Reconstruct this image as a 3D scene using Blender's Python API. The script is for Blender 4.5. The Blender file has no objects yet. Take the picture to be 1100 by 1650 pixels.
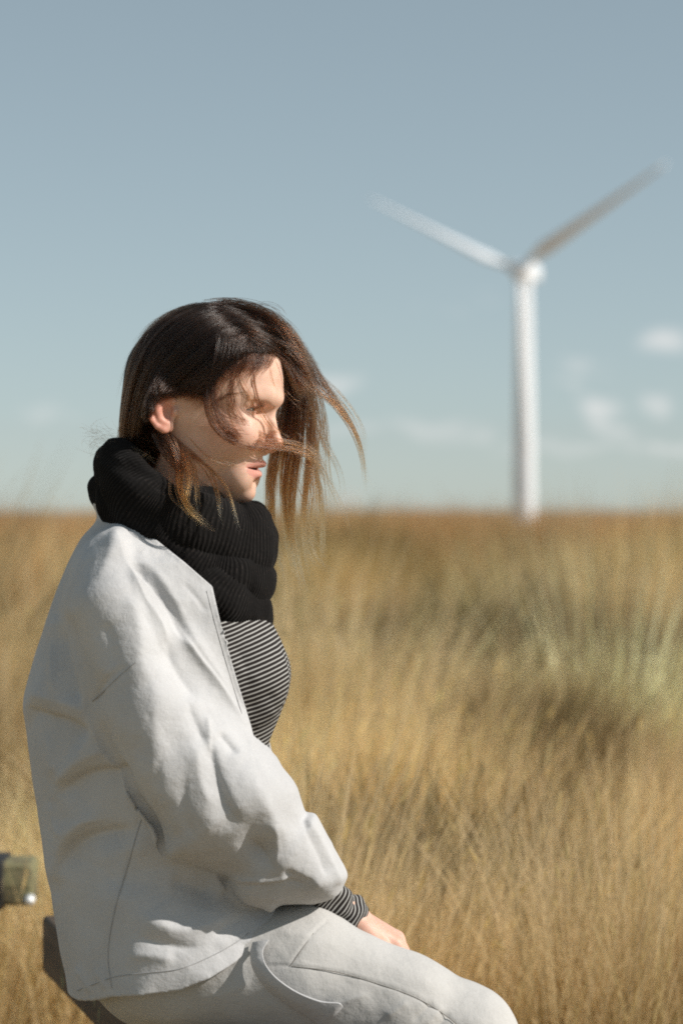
import bpy, math, random
import numpy as np
from mathutils import Vector

random.seed(7)
RNG = np.random.default_rng(11)
SC = bpy.context.scene
COL = SC.collection

# ------------------------------------------------------------------ camera
CAM_Z = 1.03                      # the photographer crouches
FPX = 85.0 / 36.0 * 1650.0        # focal length in photograph pixels
D0 = 2.80                         # distance of the woman's middle plane
S0 = D0 / FPX                     # metres per photograph pixel there
cam_d = bpy.data.cameras.new("camera")
cam_d.sensor_fit = 'VERTICAL'
cam_d.sensor_height = 36.0
cam_d.sensor_width = 24.0
cam_d.lens = 85.0
cam_d.clip_start = 0.05
cam_d.clip_end = 20000.0
cam_d.dof.use_dof = True
cam_d.dof.focus_distance = 2.70
cam_d.dof.aperture_fstop = 4.2
cam_d.dof.aperture_blades = 0
cam = bpy.data.objects.new("camera", cam_d)
cam.location = (0, 0, CAM_Z)
cam.rotation_euler = (math.radians(90), 0, 0)
COL.objects.link(cam)
SC.camera = cam

# ------------------------------------------------------------------ light
SUN_TO = Vector((0.79, -0.19, 0.58)).normalized()
SUN_EL = math.asin(SUN_TO.z)
SUN_AZ = math.atan2(SUN_TO.x, SUN_TO.y)
world = bpy.data.worlds.new("World")
SC.world = world
world.use_nodes = True
nt = world.node_tree
for n in list(nt.nodes):
    nt.nodes.remove(n)
N = nt.nodes.new
L = nt.links.new
w_out = N('ShaderNodeOutputWorld')
bg = N('ShaderNodeBackground')
bg.inputs['Strength'].default_value = 0.0895
sky = N('ShaderNodeTexSky')
sky.sky_type = 'NISHITA'
sky.sun_disc = False
sky.sun_elevation = SUN_EL
sky.sun_rotation = SUN_AZ
sky.altitude = 200
sky.air_density = 0.7
sky.dust_density = 0.25
sky.ozone_density = 1.2
hsv = N('ShaderNodeHueSaturation')
hsv.inputs['Hue'].default_value = 0.485
hsv.inputs['Saturation'].default_value = 0.66
hsv.inputs['Value'].default_value = 1.0
# the photograph's print: softer sky contrast, a little towards teal
sk1 = N('ShaderNodeVectorMath'); sk1.operation = 'SCALE'; sk1.inputs['Scale'].default_value = 0.2
L(sky.outputs[0], sk1.inputs[0])
skg = N('ShaderNodeGamma'); skg.inputs['Gamma'].default_value = 0.62
L(sk1.outputs[0], skg.inputs['Color'])
skt = N('ShaderNodeVectorMath'); skt.operation = 'MULTIPLY'; skt.inputs[1].default_value = (3.74, 4.26, 4.25)
L(skg.outputs[0], skt.inputs[0])
L(skt.outputs[0], hsv.inputs['Color'])
# thin scattered fair weather clouds low over the horizon, all round
tc = N('ShaderNodeTexCoord')
mp = N('ShaderNodeMapping')
mp.inputs['Scale'].default_value = (9, 9, 22)
mp.inputs['Location'].default_value = (0.35, 0.0, 0.12)
L(tc.outputs['Generated'], mp.inputs['Vector'])
nz = N('ShaderNodeTexNoise')
nz.inputs['Scale'].default_value = 1.9
nz.inputs['Detail'].default_value = 4.0
nz.inputs['Roughness'].default_value = 0.5
L(mp.outputs[0], nz.inputs['Vector'])
cr = N('ShaderNodeMapRange')
cr.interpolation_type = 'SMOOTHSTEP'
cr.inputs['From Min'].default_value = 0.60
cr.inputs['From Max'].default_value = 0.78
L(nz.outputs['Fac'], cr.inputs['Value'])
sep = N('ShaderNodeSeparateXYZ')
L(tc.outputs['Generated'], sep.inputs[0])
lowband = N('ShaderNodeMapRange')
lowband.interpolation_type = 'SMOOTHSTEP'
lowband.inputs['From Min'].default_value = 0.10
lowband.inputs['From Max'].default_value = 0.05
L(sep.outputs['Z'], lowband.inputs['Value'])
noisecl = N('ShaderNodeMath'); noisecl.operation = 'MULTIPLY'
L(cr.outputs[0], noisecl.inputs[0]); L(lowband.outputs[0], noisecl.inputs[1])
prev = noisecl.outputs[0]
# a few single small clouds: soft ellipses in the sky, broken up by noise
nz2 = N('ShaderNodeTexNoise')
nz2.inputs['Scale'].default_value = 45.0
nz2.inputs['Detail'].default_value = 3.0
L(tc.outputs['Generated'], nz2.inputs['Vector'])
wob = N('ShaderNodeVectorMath'); wob.operation = 'SUBTRACT'
wob.inputs[1].default_value = (0.5, 0.5, 0.5)
L(nz2.outputs['Color'], wob.inputs[0])
wobs = N('ShaderNodeVectorMath'); wobs.operation = 'SCALE'
wobs.inputs['Scale'].default_value = 0.016
L(wob.outputs[0], wobs.inputs[0])
wdir = N('ShaderNodeVectorMath'); wdir.operation = 'ADD'
L(tc.outputs['Generated'], wdir.inputs[0]); L(wobs.outputs[0], wdir.inputs[1])
CLOUDS = [(1066, 552, 52, 26, .62), (972, 664, 40, 24, .62), (1056, 650, 34, 22, .52), (540, 612, 46, 26, .45),
          (690, 690, 90, 22, .28), (770, 695, 40, 20, .22), (560, 690, 80, 18, .2), (930, 720, 160, 16, .22),
          (1350, 560, 90, 40, .6), (-180, 640, 110, 40, .5), (60, 660, 50, 20, .2), (1500, 690, 120, 40, .5), (-420, 560, 120, 50, .6)]
for (px, py, rx, ry, amt) in CLOUDS:
    v = Vector(((px - 550) / FPX, 1.0, -(py - 825) / FPX)).normalized()
    s = N('ShaderNodeVectorMath'); s.operation = 'SUBTRACT'
    s.inputs[1].default_value = v
    L(wdir.outputs[0], s.inputs[0])
    m = N('ShaderNodeVectorMath'); m.operation = 'MULTIPLY'
    m.inputs[1].default_value = (FPX / rx, FPX / rx, FPX / ry)
    L(s.outputs[0], m.inputs[0])
    ln = N('ShaderNodeVectorMath'); ln.operation = 'LENGTH'
    L(m.outputs[0], ln.inputs[0])
    mr = N('ShaderNodeMapRange'); mr.interpolation_type = 'SMOOTHSTEP'
    mr.inputs['From Min'].default_value = 1.15
    mr.inputs['From Max'].default_value = 0.15
    mr.inputs['To Max'].default_value = amt
    L(ln.outputs['Value'], mr.inputs['Value'])
    mx = N('ShaderNodeMath'); mx.operation = 'MAXIMUM'
    L(prev, mx.inputs[0]); L(mr.outputs[0], mx.inputs[1])
    prev = mx.outputs[0]
mixc = N('ShaderNodeMix'); mixc.data_type = 'RGBA'
mixc.inputs['B'].default_value = (7.2, 7.2, 7.1, 1)
L(prev, mixc.inputs['Factor'])
L(hsv.outputs[0], mixc.inputs['A'])
L(mixc.outputs['Result'], bg.inputs['Color'])
L(bg.outputs[0], w_out.inputs[0])

sun_d = bpy.data.lights.new("sun", 'SUN')
sun_d.energy = 4.2
sun_d.angle = math.radians(0.5)
sun_d.color = (1.0, 0.95, 0.88)
sun = bpy.data.objects.new("sun", sun_d)
sun.rotation_euler = SUN_TO.to_track_quat('Z', 'Y').to_euler()
sun.location = (5, -3, 6)
COL.objects.link(sun)

SC.view_settings.view_transform = 'Standard'
SC.view_settings.look = 'None'
SC.view_settings.exposure = 0.36
SC.view_settings.gamma = 1.0
SC.view_settings.use_curve_mapping = False
SC.render.engine = 'CYCLES'
SC.cycles.use_denoising = False
SC.cycles.filter_width = 1.9
SC.cycles.sample_clamp_indirect = 4.0
SC.cycles.max_bounces = 8
SC.cycles.transparent_max_bounces = 16

# ------------------------------------------------------------------ helpers
def P(px, py, d):
    """the place in the world seen at photograph pixel (px, py), d metres ahead"""
    return Vector(((px - 550) * d / FPX, d, CAM_Z - (py - 825) * d / FPX))


def tag(o, label=None, cat=None, group=None, kind=None):
    if label: o['label'] = label
    if cat: o['category'] = cat
    if group: o['group'] = group
    if kind: o['kind'] = kind
    return o


def link(o, parent=None):
    COL.objects.link(o)
    if parent is not None:
        o.parent = parent
    return o


def empty(name, loc=(0, 0, 0), rz=0.0):
    o = bpy.data.objects.new(name, None)
    o.location = loc
    o.rotation_euler = (0, 0, rz)
    o.empty_display_size = 0.1
    COL.objects.link(o)
    return o


def mesh_obj(name, V, F, mat, parent=None, smooth=True, attrs=None):
    """V (n,3); F list of int arrays, each (m,3) or (m,4)"""
    if isinstance(F, np.ndarray):
        F = [F]
    me = bpy.data.meshes.new(name)
    V = np.asarray(V, dtype=np.float32)
    nl = sum(f.size for f in F)
    nf = sum(len(f) for f in F)
    me.vertices.add(len(V))
    me.vertices.foreach_set('co', V.ravel())
    me.loops.add(nl)
    me.polygons.add(nf)
    me.loops.foreach_set('vertex_index', np.concatenate([f.ravel() for f in F]).astype(np.int32))
    starts, s = [], 0
    for f in F:
        k = f.shape[1]
        starts.append(s + np.arange(len(f)) * k)
        s += f.size
    me.polygons.foreach_set('loop_start', np.concatenate(starts).astype(np.int32))
    me.update(calc_edges=True)
    me.validate()
    if smooth:
        me.polygons.foreach_set('use_smooth', np.ones(len(me.polygons), dtype=bool))
    if attrs:
        for k, a in attrs.items():
            a = np.asarray(a, dtype=np.float32)
            if a.ndim == 1:
                at = me.attributes.new(k, 'FLOAT', 'POINT')
                at.data.foreach_set('value', a)
            else:
                at = me.attributes.new(k, 'FLOAT_VECTOR', 'POINT')
                at.data.foreach_set('vector', a.ravel())
    if mat is not None:
        me.materials.append(mat)
    o = bpy.data.objects.new(name, me)
    return link(o, parent)


def mat_new(name):
    m = bpy.data.materials.new(name)
    m.use_nodes = True
    t = m.node_tree
    return m, t, t.nodes['Principled BSDF']


def node(t, kind, **kw):
    n = t.nodes.new(kind)
    for k, v in kw.items():
        if k in n.inputs.keys():
            n.inputs[k].default_value = v
        else:
            setattr(n, k, v)
    return n


def ramp(t, fac, stops):
    r = t.nodes.new('ShaderNodeValToRGB')
    e = r.color_ramp.elements
    while len(e) < len(stops):
        e.new(0.5)
    for i, (p, c) in enumerate(stops):
        e[i].position = p
        e[i].color = (*c, 1) if len(c) == 3 else c
    t.links.new(fac, r.inputs['Fac'])
    return r.outputs['Color']


def bump(t, height, strength, dist, normal=None):
    b = t.nodes.new('ShaderNodeBump')
    b.inputs['Strength'].default_value = strength
    b.inputs['Distance'].default_value = dist
    t.links.new(height, b.inputs['Height'])
    if normal is not None:
        t.links.new(normal, b.inputs['Normal'])
    return b.outputs['Normal']


def box_vf(x0, x1, y0, y1, z0, z1):
    V = np.array([(x, y, z) for x in (x0, x1) for y in (y0, y1) for z in (z0, z1)], float)
    F = np.array([(0, 1, 3, 2), (4, 6, 7, 5), (0, 4, 5, 1), (2, 3, 7, 6), (0, 2, 6, 4), (1, 5, 7, 3)])
    return V, F


def add_bevel(o, w, seg=2):
    b = o.modifiers.new('bevel', 'BEVEL')
    b.width = w
    b.segments = seg
    b.limit_method = 'ANGLE'
    return o


def catmull(pts, n=8, closed=False):
    pts = np.asarray(pts, float)
    m = len(pts)
    out = []
    rng = range(m if closed else m - 1)
    for i in rng:
        if closed:
            p0, p1, p2, p3 = pts[(i - 1) % m], pts[i], pts[(i + 1) % m], pts[(i + 2) % m]
        else:
            p1, p2 = pts[i], pts[i + 1]
            p0 = pts[i - 1] if i > 0 else 2 * p1 - p2
            p3 = pts[i + 2] if i + 2 < m else 2 * p2 - p1
        for k in range(n):
            t = k / n
            out.append(0.5 * ((2 * p1) + (p2 - p0) * t + (2 * p0 - 5 * p1 + 4 * p2 - p3) * t * t + (3 * p1 - p0 - 3 * p2 + p3) * t ** 3))
    if not closed:
        out.append(pts[-1])
    return np.array(out)


def vnoise(Q, scale, seed=0):
    """smooth value noise in about -1..1, vectorised"""
    Q = np.asarray(Q, float) / scale
    i = np.floor(Q).astype(np.int64)
    f = Q - i
    f = f * f * f * (f * (f * 6 - 15) + 10)

    def hsh(a, b, c):
        h = (a * 374761393 + b * 668265263 + c * 2147483647 + seed * 974634777) & 0xFFFFFFFF
        h = ((h ^ (h >> 13)) * 1274126177) & 0xFFFFFFFF
        h = (h ^ (h >> 16)) & 0xFFFF
        return h / 32767.5 - 1.0
    r = 0
    for dx in (0, 1):
        for dy in (0, 1):
            for dz in (0, 1):
                w = (f[:, 0] if dx else 1 - f[:, 0]) * (f[:, 1] if dy else 1 - f[:, 1]) * (f[:, 2] if dz else 1 - f[:, 2])
                r = r + w * hsh(i[:, 0] + dx, i[:, 1] + dy, i[:, 2] + dz)
    return r


def smoothstep(a, b, x):
    t = np.clip((x - a) / (b - a), 0, 1)
    return t * t * (3 - 2 * t)


def lathe(profile, n=48):
    """profile [(r, z)] -> V, F"""
    a = np.linspace(0, 2 * math.pi, n, endpoint=False)
    V = np.concatenate([np.stack([r * np.cos(a), r * np.sin(a), np.full(n, z)], -1) for r, z in profile])
    m = len(profile)
    F = []
    for i in range(m - 1):
        j = np.arange(n)
        k = (j + 1) % n
        F.append(np.stack([i * n + j, i * n + k, (i + 1) * n + k, (i + 1) * n + j], -1))
    return V, np.concatenate(F)


def loft(rings):
    m, n = len(rings), len(rings[0])
    V = np.concatenate(rings)
    F = []
    for i in range(m - 1):
        j = np.arange(n)
        k = (j + 1) % n
        F.append(np.stack([i * n + j, i * n + k, (i + 1) * n + k, (i + 1) * n + j], -1))
    return V, np.concatenate(F)


def cap_fan(V, F, ring0, n):
    c = V[ring0:ring0 + n].mean(0)
    V = np.concatenate([V, c[None]])
    j = np.arange(n)
    T = np.stack([ring0 + j, ring0 + (j + 1) % n, np.full(n, len(V) - 1)], -1)
    return V, T


# ================================================================== the place
# ground: a gentle moor that dips towards the wind turbine and rises again behind it
def ground_z(x, y):
    x = np.asarray(x, float); y = np.asarray(y, float)
    z = -1.9 * smoothstep(60, 330, y) + 3.6 * smoothstep(640, 1500, y)
    z = z + 0.35 * np.sin(x * 0.011 + 1.3) * smoothstep(80, 300, y)
    z = z + 0.04 * np.sin(x * 0.9 + y * 0.35) * np.cos(y * 0.7 - x * 0.2) * smoothstep(5, 9, y)
    return z


def build_ground():
    ys = np.concatenate([np.linspace(-30, 2, 17), np.linspace(2.5, 30, 56), np.geomspace(31, 1500, 70), np.array([2200, 3500, 6000, 9000])])
    ts = np.linspace(-1, 1, 61)
    ts = np.sign(ts) * (0.25 * np.abs(ts) + 0.75 * np.abs(ts) ** 3)
    half = np.maximum(40, np.abs(ys) * 1.2 + 40)
    X = ts[None, :] * half[:, None]
    Y = np.repeat(ys[:, None], len(ts), 1)
    Z = ground_z(X, Y)
    V = np.stack([X, Y, Z], -1).reshape(-1, 3)
    n, m = len(ys), len(ts)
    i = np.arange(n - 1)[:, None] * m + np.arange(m - 1)[None, :]
    F = np.stack([i, i + 1, i + m + 1, i + m], -1).reshape(-1, 4)
    mt, t, b = mat_new('moor_ground')
    geo = node(t, 'ShaderNodeNewGeometry')
    n1 = node(t, 'ShaderNodeTexNoise', Scale=0.6, Detail=6.0)
    n2 = node(t, 'ShaderNodeTexNoise', Scale=0.035, Detail=5.0)
    t.links.new(geo.outputs['Position'], n1.inputs['Vector'])
    t.links.new(geo.outputs['Position'], n2.inputs['Vector'])
    c1 = ramp(t, n1.outputs['Fac'], [(0.3, (0.20, 0.15, 0.07)), (0.5, (0.36, 0.27, 0.14)), (0.7, (0.46, 0.36, 0.19))])
    c2 = ramp(t, n2.outputs['Fac'], [(0.35, (0.16, 0.09, 0.04)), (0.5, (0.25, 0.155, 0.07)), (0.62, (0.32, 0.22, 0.10))])
    mx = node(t, 'ShaderNodeMix', data_type='RGBA')
    sp = node(t, 'ShaderNodeSeparateXYZ')
    t.links.new(geo.outputs['Position'], sp.inputs[0])
    mr = node(t, 'ShaderNodeMapRange')
    mr.inputs['From Min'].default_value = 20
    mr.inputs['From Max'].default_value = 90
    t.links.new(sp.outputs['Y'], mr.inputs['Value'])
    t.links.new(mr.outputs[0], mx.inputs['Factor'])
    t.links.new(c1, mx.inputs['A']); t.links.new(c2, mx.inputs['B'])
    t.links.new(mx.outputs['Result'], b.inputs['Base Color'])
    b.inputs['Roughness'].default_value = 0.95
    nb = node(t, 'ShaderNodeTexNoise', Scale=9.0, Detail=8.0)
    t.links.new(geo.outputs['Position'], nb.inputs['Vector'])
    t.links.new(bump(t, nb.outputs['Fac'], 0.8, 0.06), b.inputs['Normal'])
    o = mesh_obj('ground', V, F, mt)
    tag(o, 'dry moorland ground under the tall grass', None, None, 'structure')


build_ground()

# ------------------------------------------------------------------ grass
def grass_material():
    m, t, b = mat_new('dry_grass')
    at = node(t, 'ShaderNodeAttribute', attribute_name='tint', attribute_type='INSTANCER')
    al = node(t, 'ShaderNodeAttribute', attribute_name='along', attribute_type='GEOMETRY')
    bl = node(t, 'ShaderNodeAttribute', attribute_name='blade', attribute_type='GEOMETRY')
    # root greener and browner, tips bleached straw
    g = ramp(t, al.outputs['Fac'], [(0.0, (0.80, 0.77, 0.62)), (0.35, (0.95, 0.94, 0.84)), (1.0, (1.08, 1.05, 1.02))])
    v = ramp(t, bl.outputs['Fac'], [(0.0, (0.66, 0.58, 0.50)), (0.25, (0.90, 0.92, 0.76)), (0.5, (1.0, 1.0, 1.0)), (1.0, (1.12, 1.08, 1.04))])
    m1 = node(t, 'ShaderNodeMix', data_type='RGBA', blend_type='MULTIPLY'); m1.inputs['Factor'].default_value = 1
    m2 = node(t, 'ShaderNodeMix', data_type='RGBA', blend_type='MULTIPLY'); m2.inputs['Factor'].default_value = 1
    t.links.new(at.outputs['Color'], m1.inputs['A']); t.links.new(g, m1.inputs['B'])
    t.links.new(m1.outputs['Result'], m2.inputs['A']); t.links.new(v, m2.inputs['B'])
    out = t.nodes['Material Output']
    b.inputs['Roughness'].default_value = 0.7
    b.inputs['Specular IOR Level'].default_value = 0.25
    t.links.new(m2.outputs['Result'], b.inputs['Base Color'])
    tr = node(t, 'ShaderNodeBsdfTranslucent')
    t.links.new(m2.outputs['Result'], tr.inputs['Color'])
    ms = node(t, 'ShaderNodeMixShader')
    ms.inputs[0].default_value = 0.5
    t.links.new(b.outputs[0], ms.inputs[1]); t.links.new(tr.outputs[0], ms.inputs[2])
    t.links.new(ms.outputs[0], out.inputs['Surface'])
    return m


GRASS = grass_material()


def tuft_mesh(name, n, h, spread, width, lean, seed, seg=4, heads=0.0, droop=1.0):
    """one tuft of grass: n tapered bent blades; some end in a seed head"""
    r = np.random.default_rng(seed)
    V, F, al, bl = [], [], [], []
    for k in range(n):
        a = r.uniform(0, 2 * math.pi)
        rad = spread * math.sqrt(r.uniform())
        root = np.array([rad * math.cos(a), rad * math.sin(a), -0.02])
        hh = h * r.uniform(0.55, 1.12)
        out = np.array([math.cos(a), math.sin(a), 0]) * r.uniform(0.08, 0.55) + np.array([lean, 0, 0]) * r.uniform(0.4, 1.3)
        bend = r.uniform(0.15, 0.9) * droop
        fa = r.uniform(0, math.pi)
        side = np.array([math.cos(fa), math.sin(fa), 0])
        w = width * r.uniform(0.6, 1.3)
        bv = r.uniform()
        base = len(V)
        pts = []
        for i in range(seg + 1):
            t = i / seg
            p = root + np.array([0, 0, 1]) * hh * (t - 0.18 * bend * t * t) + out * hh * (0.35 * t + bend * t * t)
            pts.append(p)
            ww = w * (1 - t) ** 0.7 if i < seg else 0.0006
            V.append(p - side * ww * 0.5); V.append(p + side * ww * 0.5)
            al += [t, t]; bl += [bv, bv]
        for i in range(seg):
            q = base + 2 * i
            F.append((q, q + 1, q + 3, q + 2))
        if r.uniform() < heads:
            tip, d = pts[-1], pts[-1] - pts[-2]
            d = d / np.linalg.norm(d)
            L_, w_ = r.uniform(0.03, 0.055), r.uniform(0.002, 0.0045)
            for ang in (0, 1.57):
                s2 = side * math.cos(ang) + np.cross(d, side) * math.sin(ang)
                b0 = len(V)
                for (tt, ww) in ((0, 0.2), (0.3, 1), (0.7, 0.7), (1, 0.05)):
                    V.append(tip + d * L_ * tt - s2 * w_ * ww); V.append(tip + d * L_ * tt + s2 * w_ * ww)
                    al += [0.75, 0.75]; bl += [0.3, 0.3]
                for i in range(3):
                    q = b0 + 2 * i
                    F.append((q, q + 1, q + 3, q + 2))
    o = mesh_obj(name, np.array(V), np.array(F), GRASS, None, True, {'along': np.array(al), 'blade': np.array(bl)})
    COL.objects.unlink(o)
    return o


def tints(x, y, r):
    """colour of the sward from place to place: straw, olive, russet further off"""
    q = np.stack([x, y, np.zeros_like(x)], -1)
    far = smoothstep(16, 60, y)
    a = vnoise(q, 1.1, 3) * (1 - far) + vnoise(q, 9.0, 4) * far
    b = vnoise(q, 2.3, 5) * (1 - far) + vnoise(q, 17.0, 6) * far
    straw = np.array([0.88, 0.66, 0.375])
    pale = np.array([0.96, 0.80, 0.54])
    olive = np.array([0.52, 0.46, 0.22])
    russet = np.array([0.48, 0.22, 0.095])
    brown = np.array([0.60, 0.365, 0.17])
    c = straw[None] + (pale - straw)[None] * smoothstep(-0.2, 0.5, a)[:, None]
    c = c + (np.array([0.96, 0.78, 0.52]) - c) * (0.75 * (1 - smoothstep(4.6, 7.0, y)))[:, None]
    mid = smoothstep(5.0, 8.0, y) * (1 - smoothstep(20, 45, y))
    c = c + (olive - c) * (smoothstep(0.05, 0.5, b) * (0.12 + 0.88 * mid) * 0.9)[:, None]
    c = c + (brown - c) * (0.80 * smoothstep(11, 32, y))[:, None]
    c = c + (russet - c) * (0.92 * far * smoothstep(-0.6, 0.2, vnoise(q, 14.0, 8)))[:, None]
    # dark tint: dead rush and heather, and shade painted into the hollows
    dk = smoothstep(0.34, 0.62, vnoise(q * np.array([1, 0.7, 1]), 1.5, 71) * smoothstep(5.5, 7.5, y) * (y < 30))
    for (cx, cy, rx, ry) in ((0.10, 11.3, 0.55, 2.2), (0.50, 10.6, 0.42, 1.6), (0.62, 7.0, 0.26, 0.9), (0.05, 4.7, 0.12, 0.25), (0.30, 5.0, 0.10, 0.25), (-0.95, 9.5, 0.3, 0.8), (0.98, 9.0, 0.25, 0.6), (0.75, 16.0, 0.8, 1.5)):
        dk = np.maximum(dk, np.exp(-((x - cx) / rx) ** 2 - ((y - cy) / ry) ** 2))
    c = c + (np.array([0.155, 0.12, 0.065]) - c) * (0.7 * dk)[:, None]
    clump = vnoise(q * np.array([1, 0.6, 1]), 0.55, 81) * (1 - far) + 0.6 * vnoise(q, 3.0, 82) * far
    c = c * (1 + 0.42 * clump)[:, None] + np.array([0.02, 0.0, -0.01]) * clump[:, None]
    c = np.clip(c * r.uniform(0.75, 1.2, len(x))[:, None], 0.02, 0.95)
    return c


def scatter(name, label, tufts, x, y, scale, tint, rot, pick, kind='stuff'):
    me = bpy.data.meshes.new(name)
    me.vertices.add(len(x))
    z = ground_z(x, y)
    me.vertices.foreach_set('co', np.stack([x, y, z], -1).astype(np.float32).ravel())
    for nm, arr in (('sc', scale), ('rz', rot)):
        at = me.attributes.new(nm, 'FLOAT', 'POINT'); at.data.foreach_set('value', arr.astype(np.float32))
    at = me.attributes.new('pk', 'INT', 'POINT'); at.data.foreach_set('value', pick.astype(np.int32))
    at = me.attributes.new('tint', 'FLOAT_VECTOR', 'POINT'); at.data.foreach_set('vector', tint.astype(np.float32).ravel())
    o = bpy.data.objects.new(name, me)
    link(o)
    g = bpy.data.node_groups.new(name + '_scatter', 'GeometryNodeTree')
    g.interface.new_socket('Geometry', in_out='INPUT', socket_type='NodeSocketGeometry')
    g.interface.new_socket('Geometry', in_out='OUTPUT', socket_type='NodeSocketGeometry')
    gi = g.nodes.new('NodeGroupInput'); go = g.nodes.new('NodeGroupOutput')
    iop = g.nodes.new('GeometryNodeInstanceOnPoints')
    g2i = g.nodes.new('GeometryNodeGeometryToInstance')
    for tf in reversed(tufts):
        oi = g.nodes.new('GeometryNodeObjectInfo')
        oi.inputs['Object'].default_value = tf
        g.links.new(oi.outputs['Geometry'], g2i.inputs[0])
    g.links.new(gi.outputs[0], iop.inputs['Points'])
    g.links.new(g2i.outputs[0], iop.inputs['Instance'])
    iop.inputs['Pick Instance'].default_value = True

    def named(nm, ty):
        n = g.nodes.new('GeometryNodeInputNamedAttribute'); n.data_type = ty
        n.inputs['Name'].default_value = nm
        return n.outputs['Attribute']
    g.links.new(named('pk', 'INT'), iop.inputs['Instance Index'])
    cx = g.nodes.new('ShaderNodeCombineXYZ')
    g.links.new(named('rz', 'FLOAT'), cx.inputs['Z'])
    g.links.new(cx.outputs[0], iop.inputs['Rotation'])
    g.links.new(named('sc', 'FLOAT'), iop.inputs['Scale'])
    g.links.new(iop.outputs[0], go.inputs[0])
    md = o.modifiers.new('scatter', 'NODES')
    md.node_group = g
    tag(o, label, None, None, kind)
    return o


def wedge(n, y0, y1, margin, r, power=1.0):
    """points spread evenly over the wedge of field the lens looks across, with room to either side"""
    u = r.uniform(size=n)
    y = (y0 ** (1 + power) + u * (y1 ** (1 + power) - y0 ** (1 + power))) ** (1 / (1 + power))
    half = y * 0.155 + margin
    x = r.uniform(-1, 1, n) * half
    return x, y


# dark rushes and painted shade in hollows of the sward: (x, y, half width, half depth, how many)
HOLLOWS = [(0.13, 11.3, 0.16, 0.5, 70), (0.42, 11.0, 0.20, 0.5, 80), (0.58, 7.0, 0.07, 0.45, 60), (0.05, 4.65, 0.035, 0.12, 26), (0.19, 4.75, 0.03, 0.12, 18),
           (0.33, 4.6, 0.03, 0.12, 20), (0.92, 12.5, 0.16, 0.5, 50), (-0.95, 9.5, 0.12, 0.5, 40), (1.9, 20.5, 0.5, 1.0, 80), (1.6, 12.0, 0.25, 0.6, 50)]


def hollow_scale(x, y):
    s = np.ones_like(x)
    for (cx, cy, rx, ry, n) in HOLLOWS:
        w = np.exp(-((x - cx * y / cy) / (rx * 0.9)) ** 2) * smoothstep(cy * 0.66, cy * 0.76, y) * (y < cy - ry * 0.5)
        s = np.minimum(s, 1 - 0.42 * w)
    return s


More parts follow.
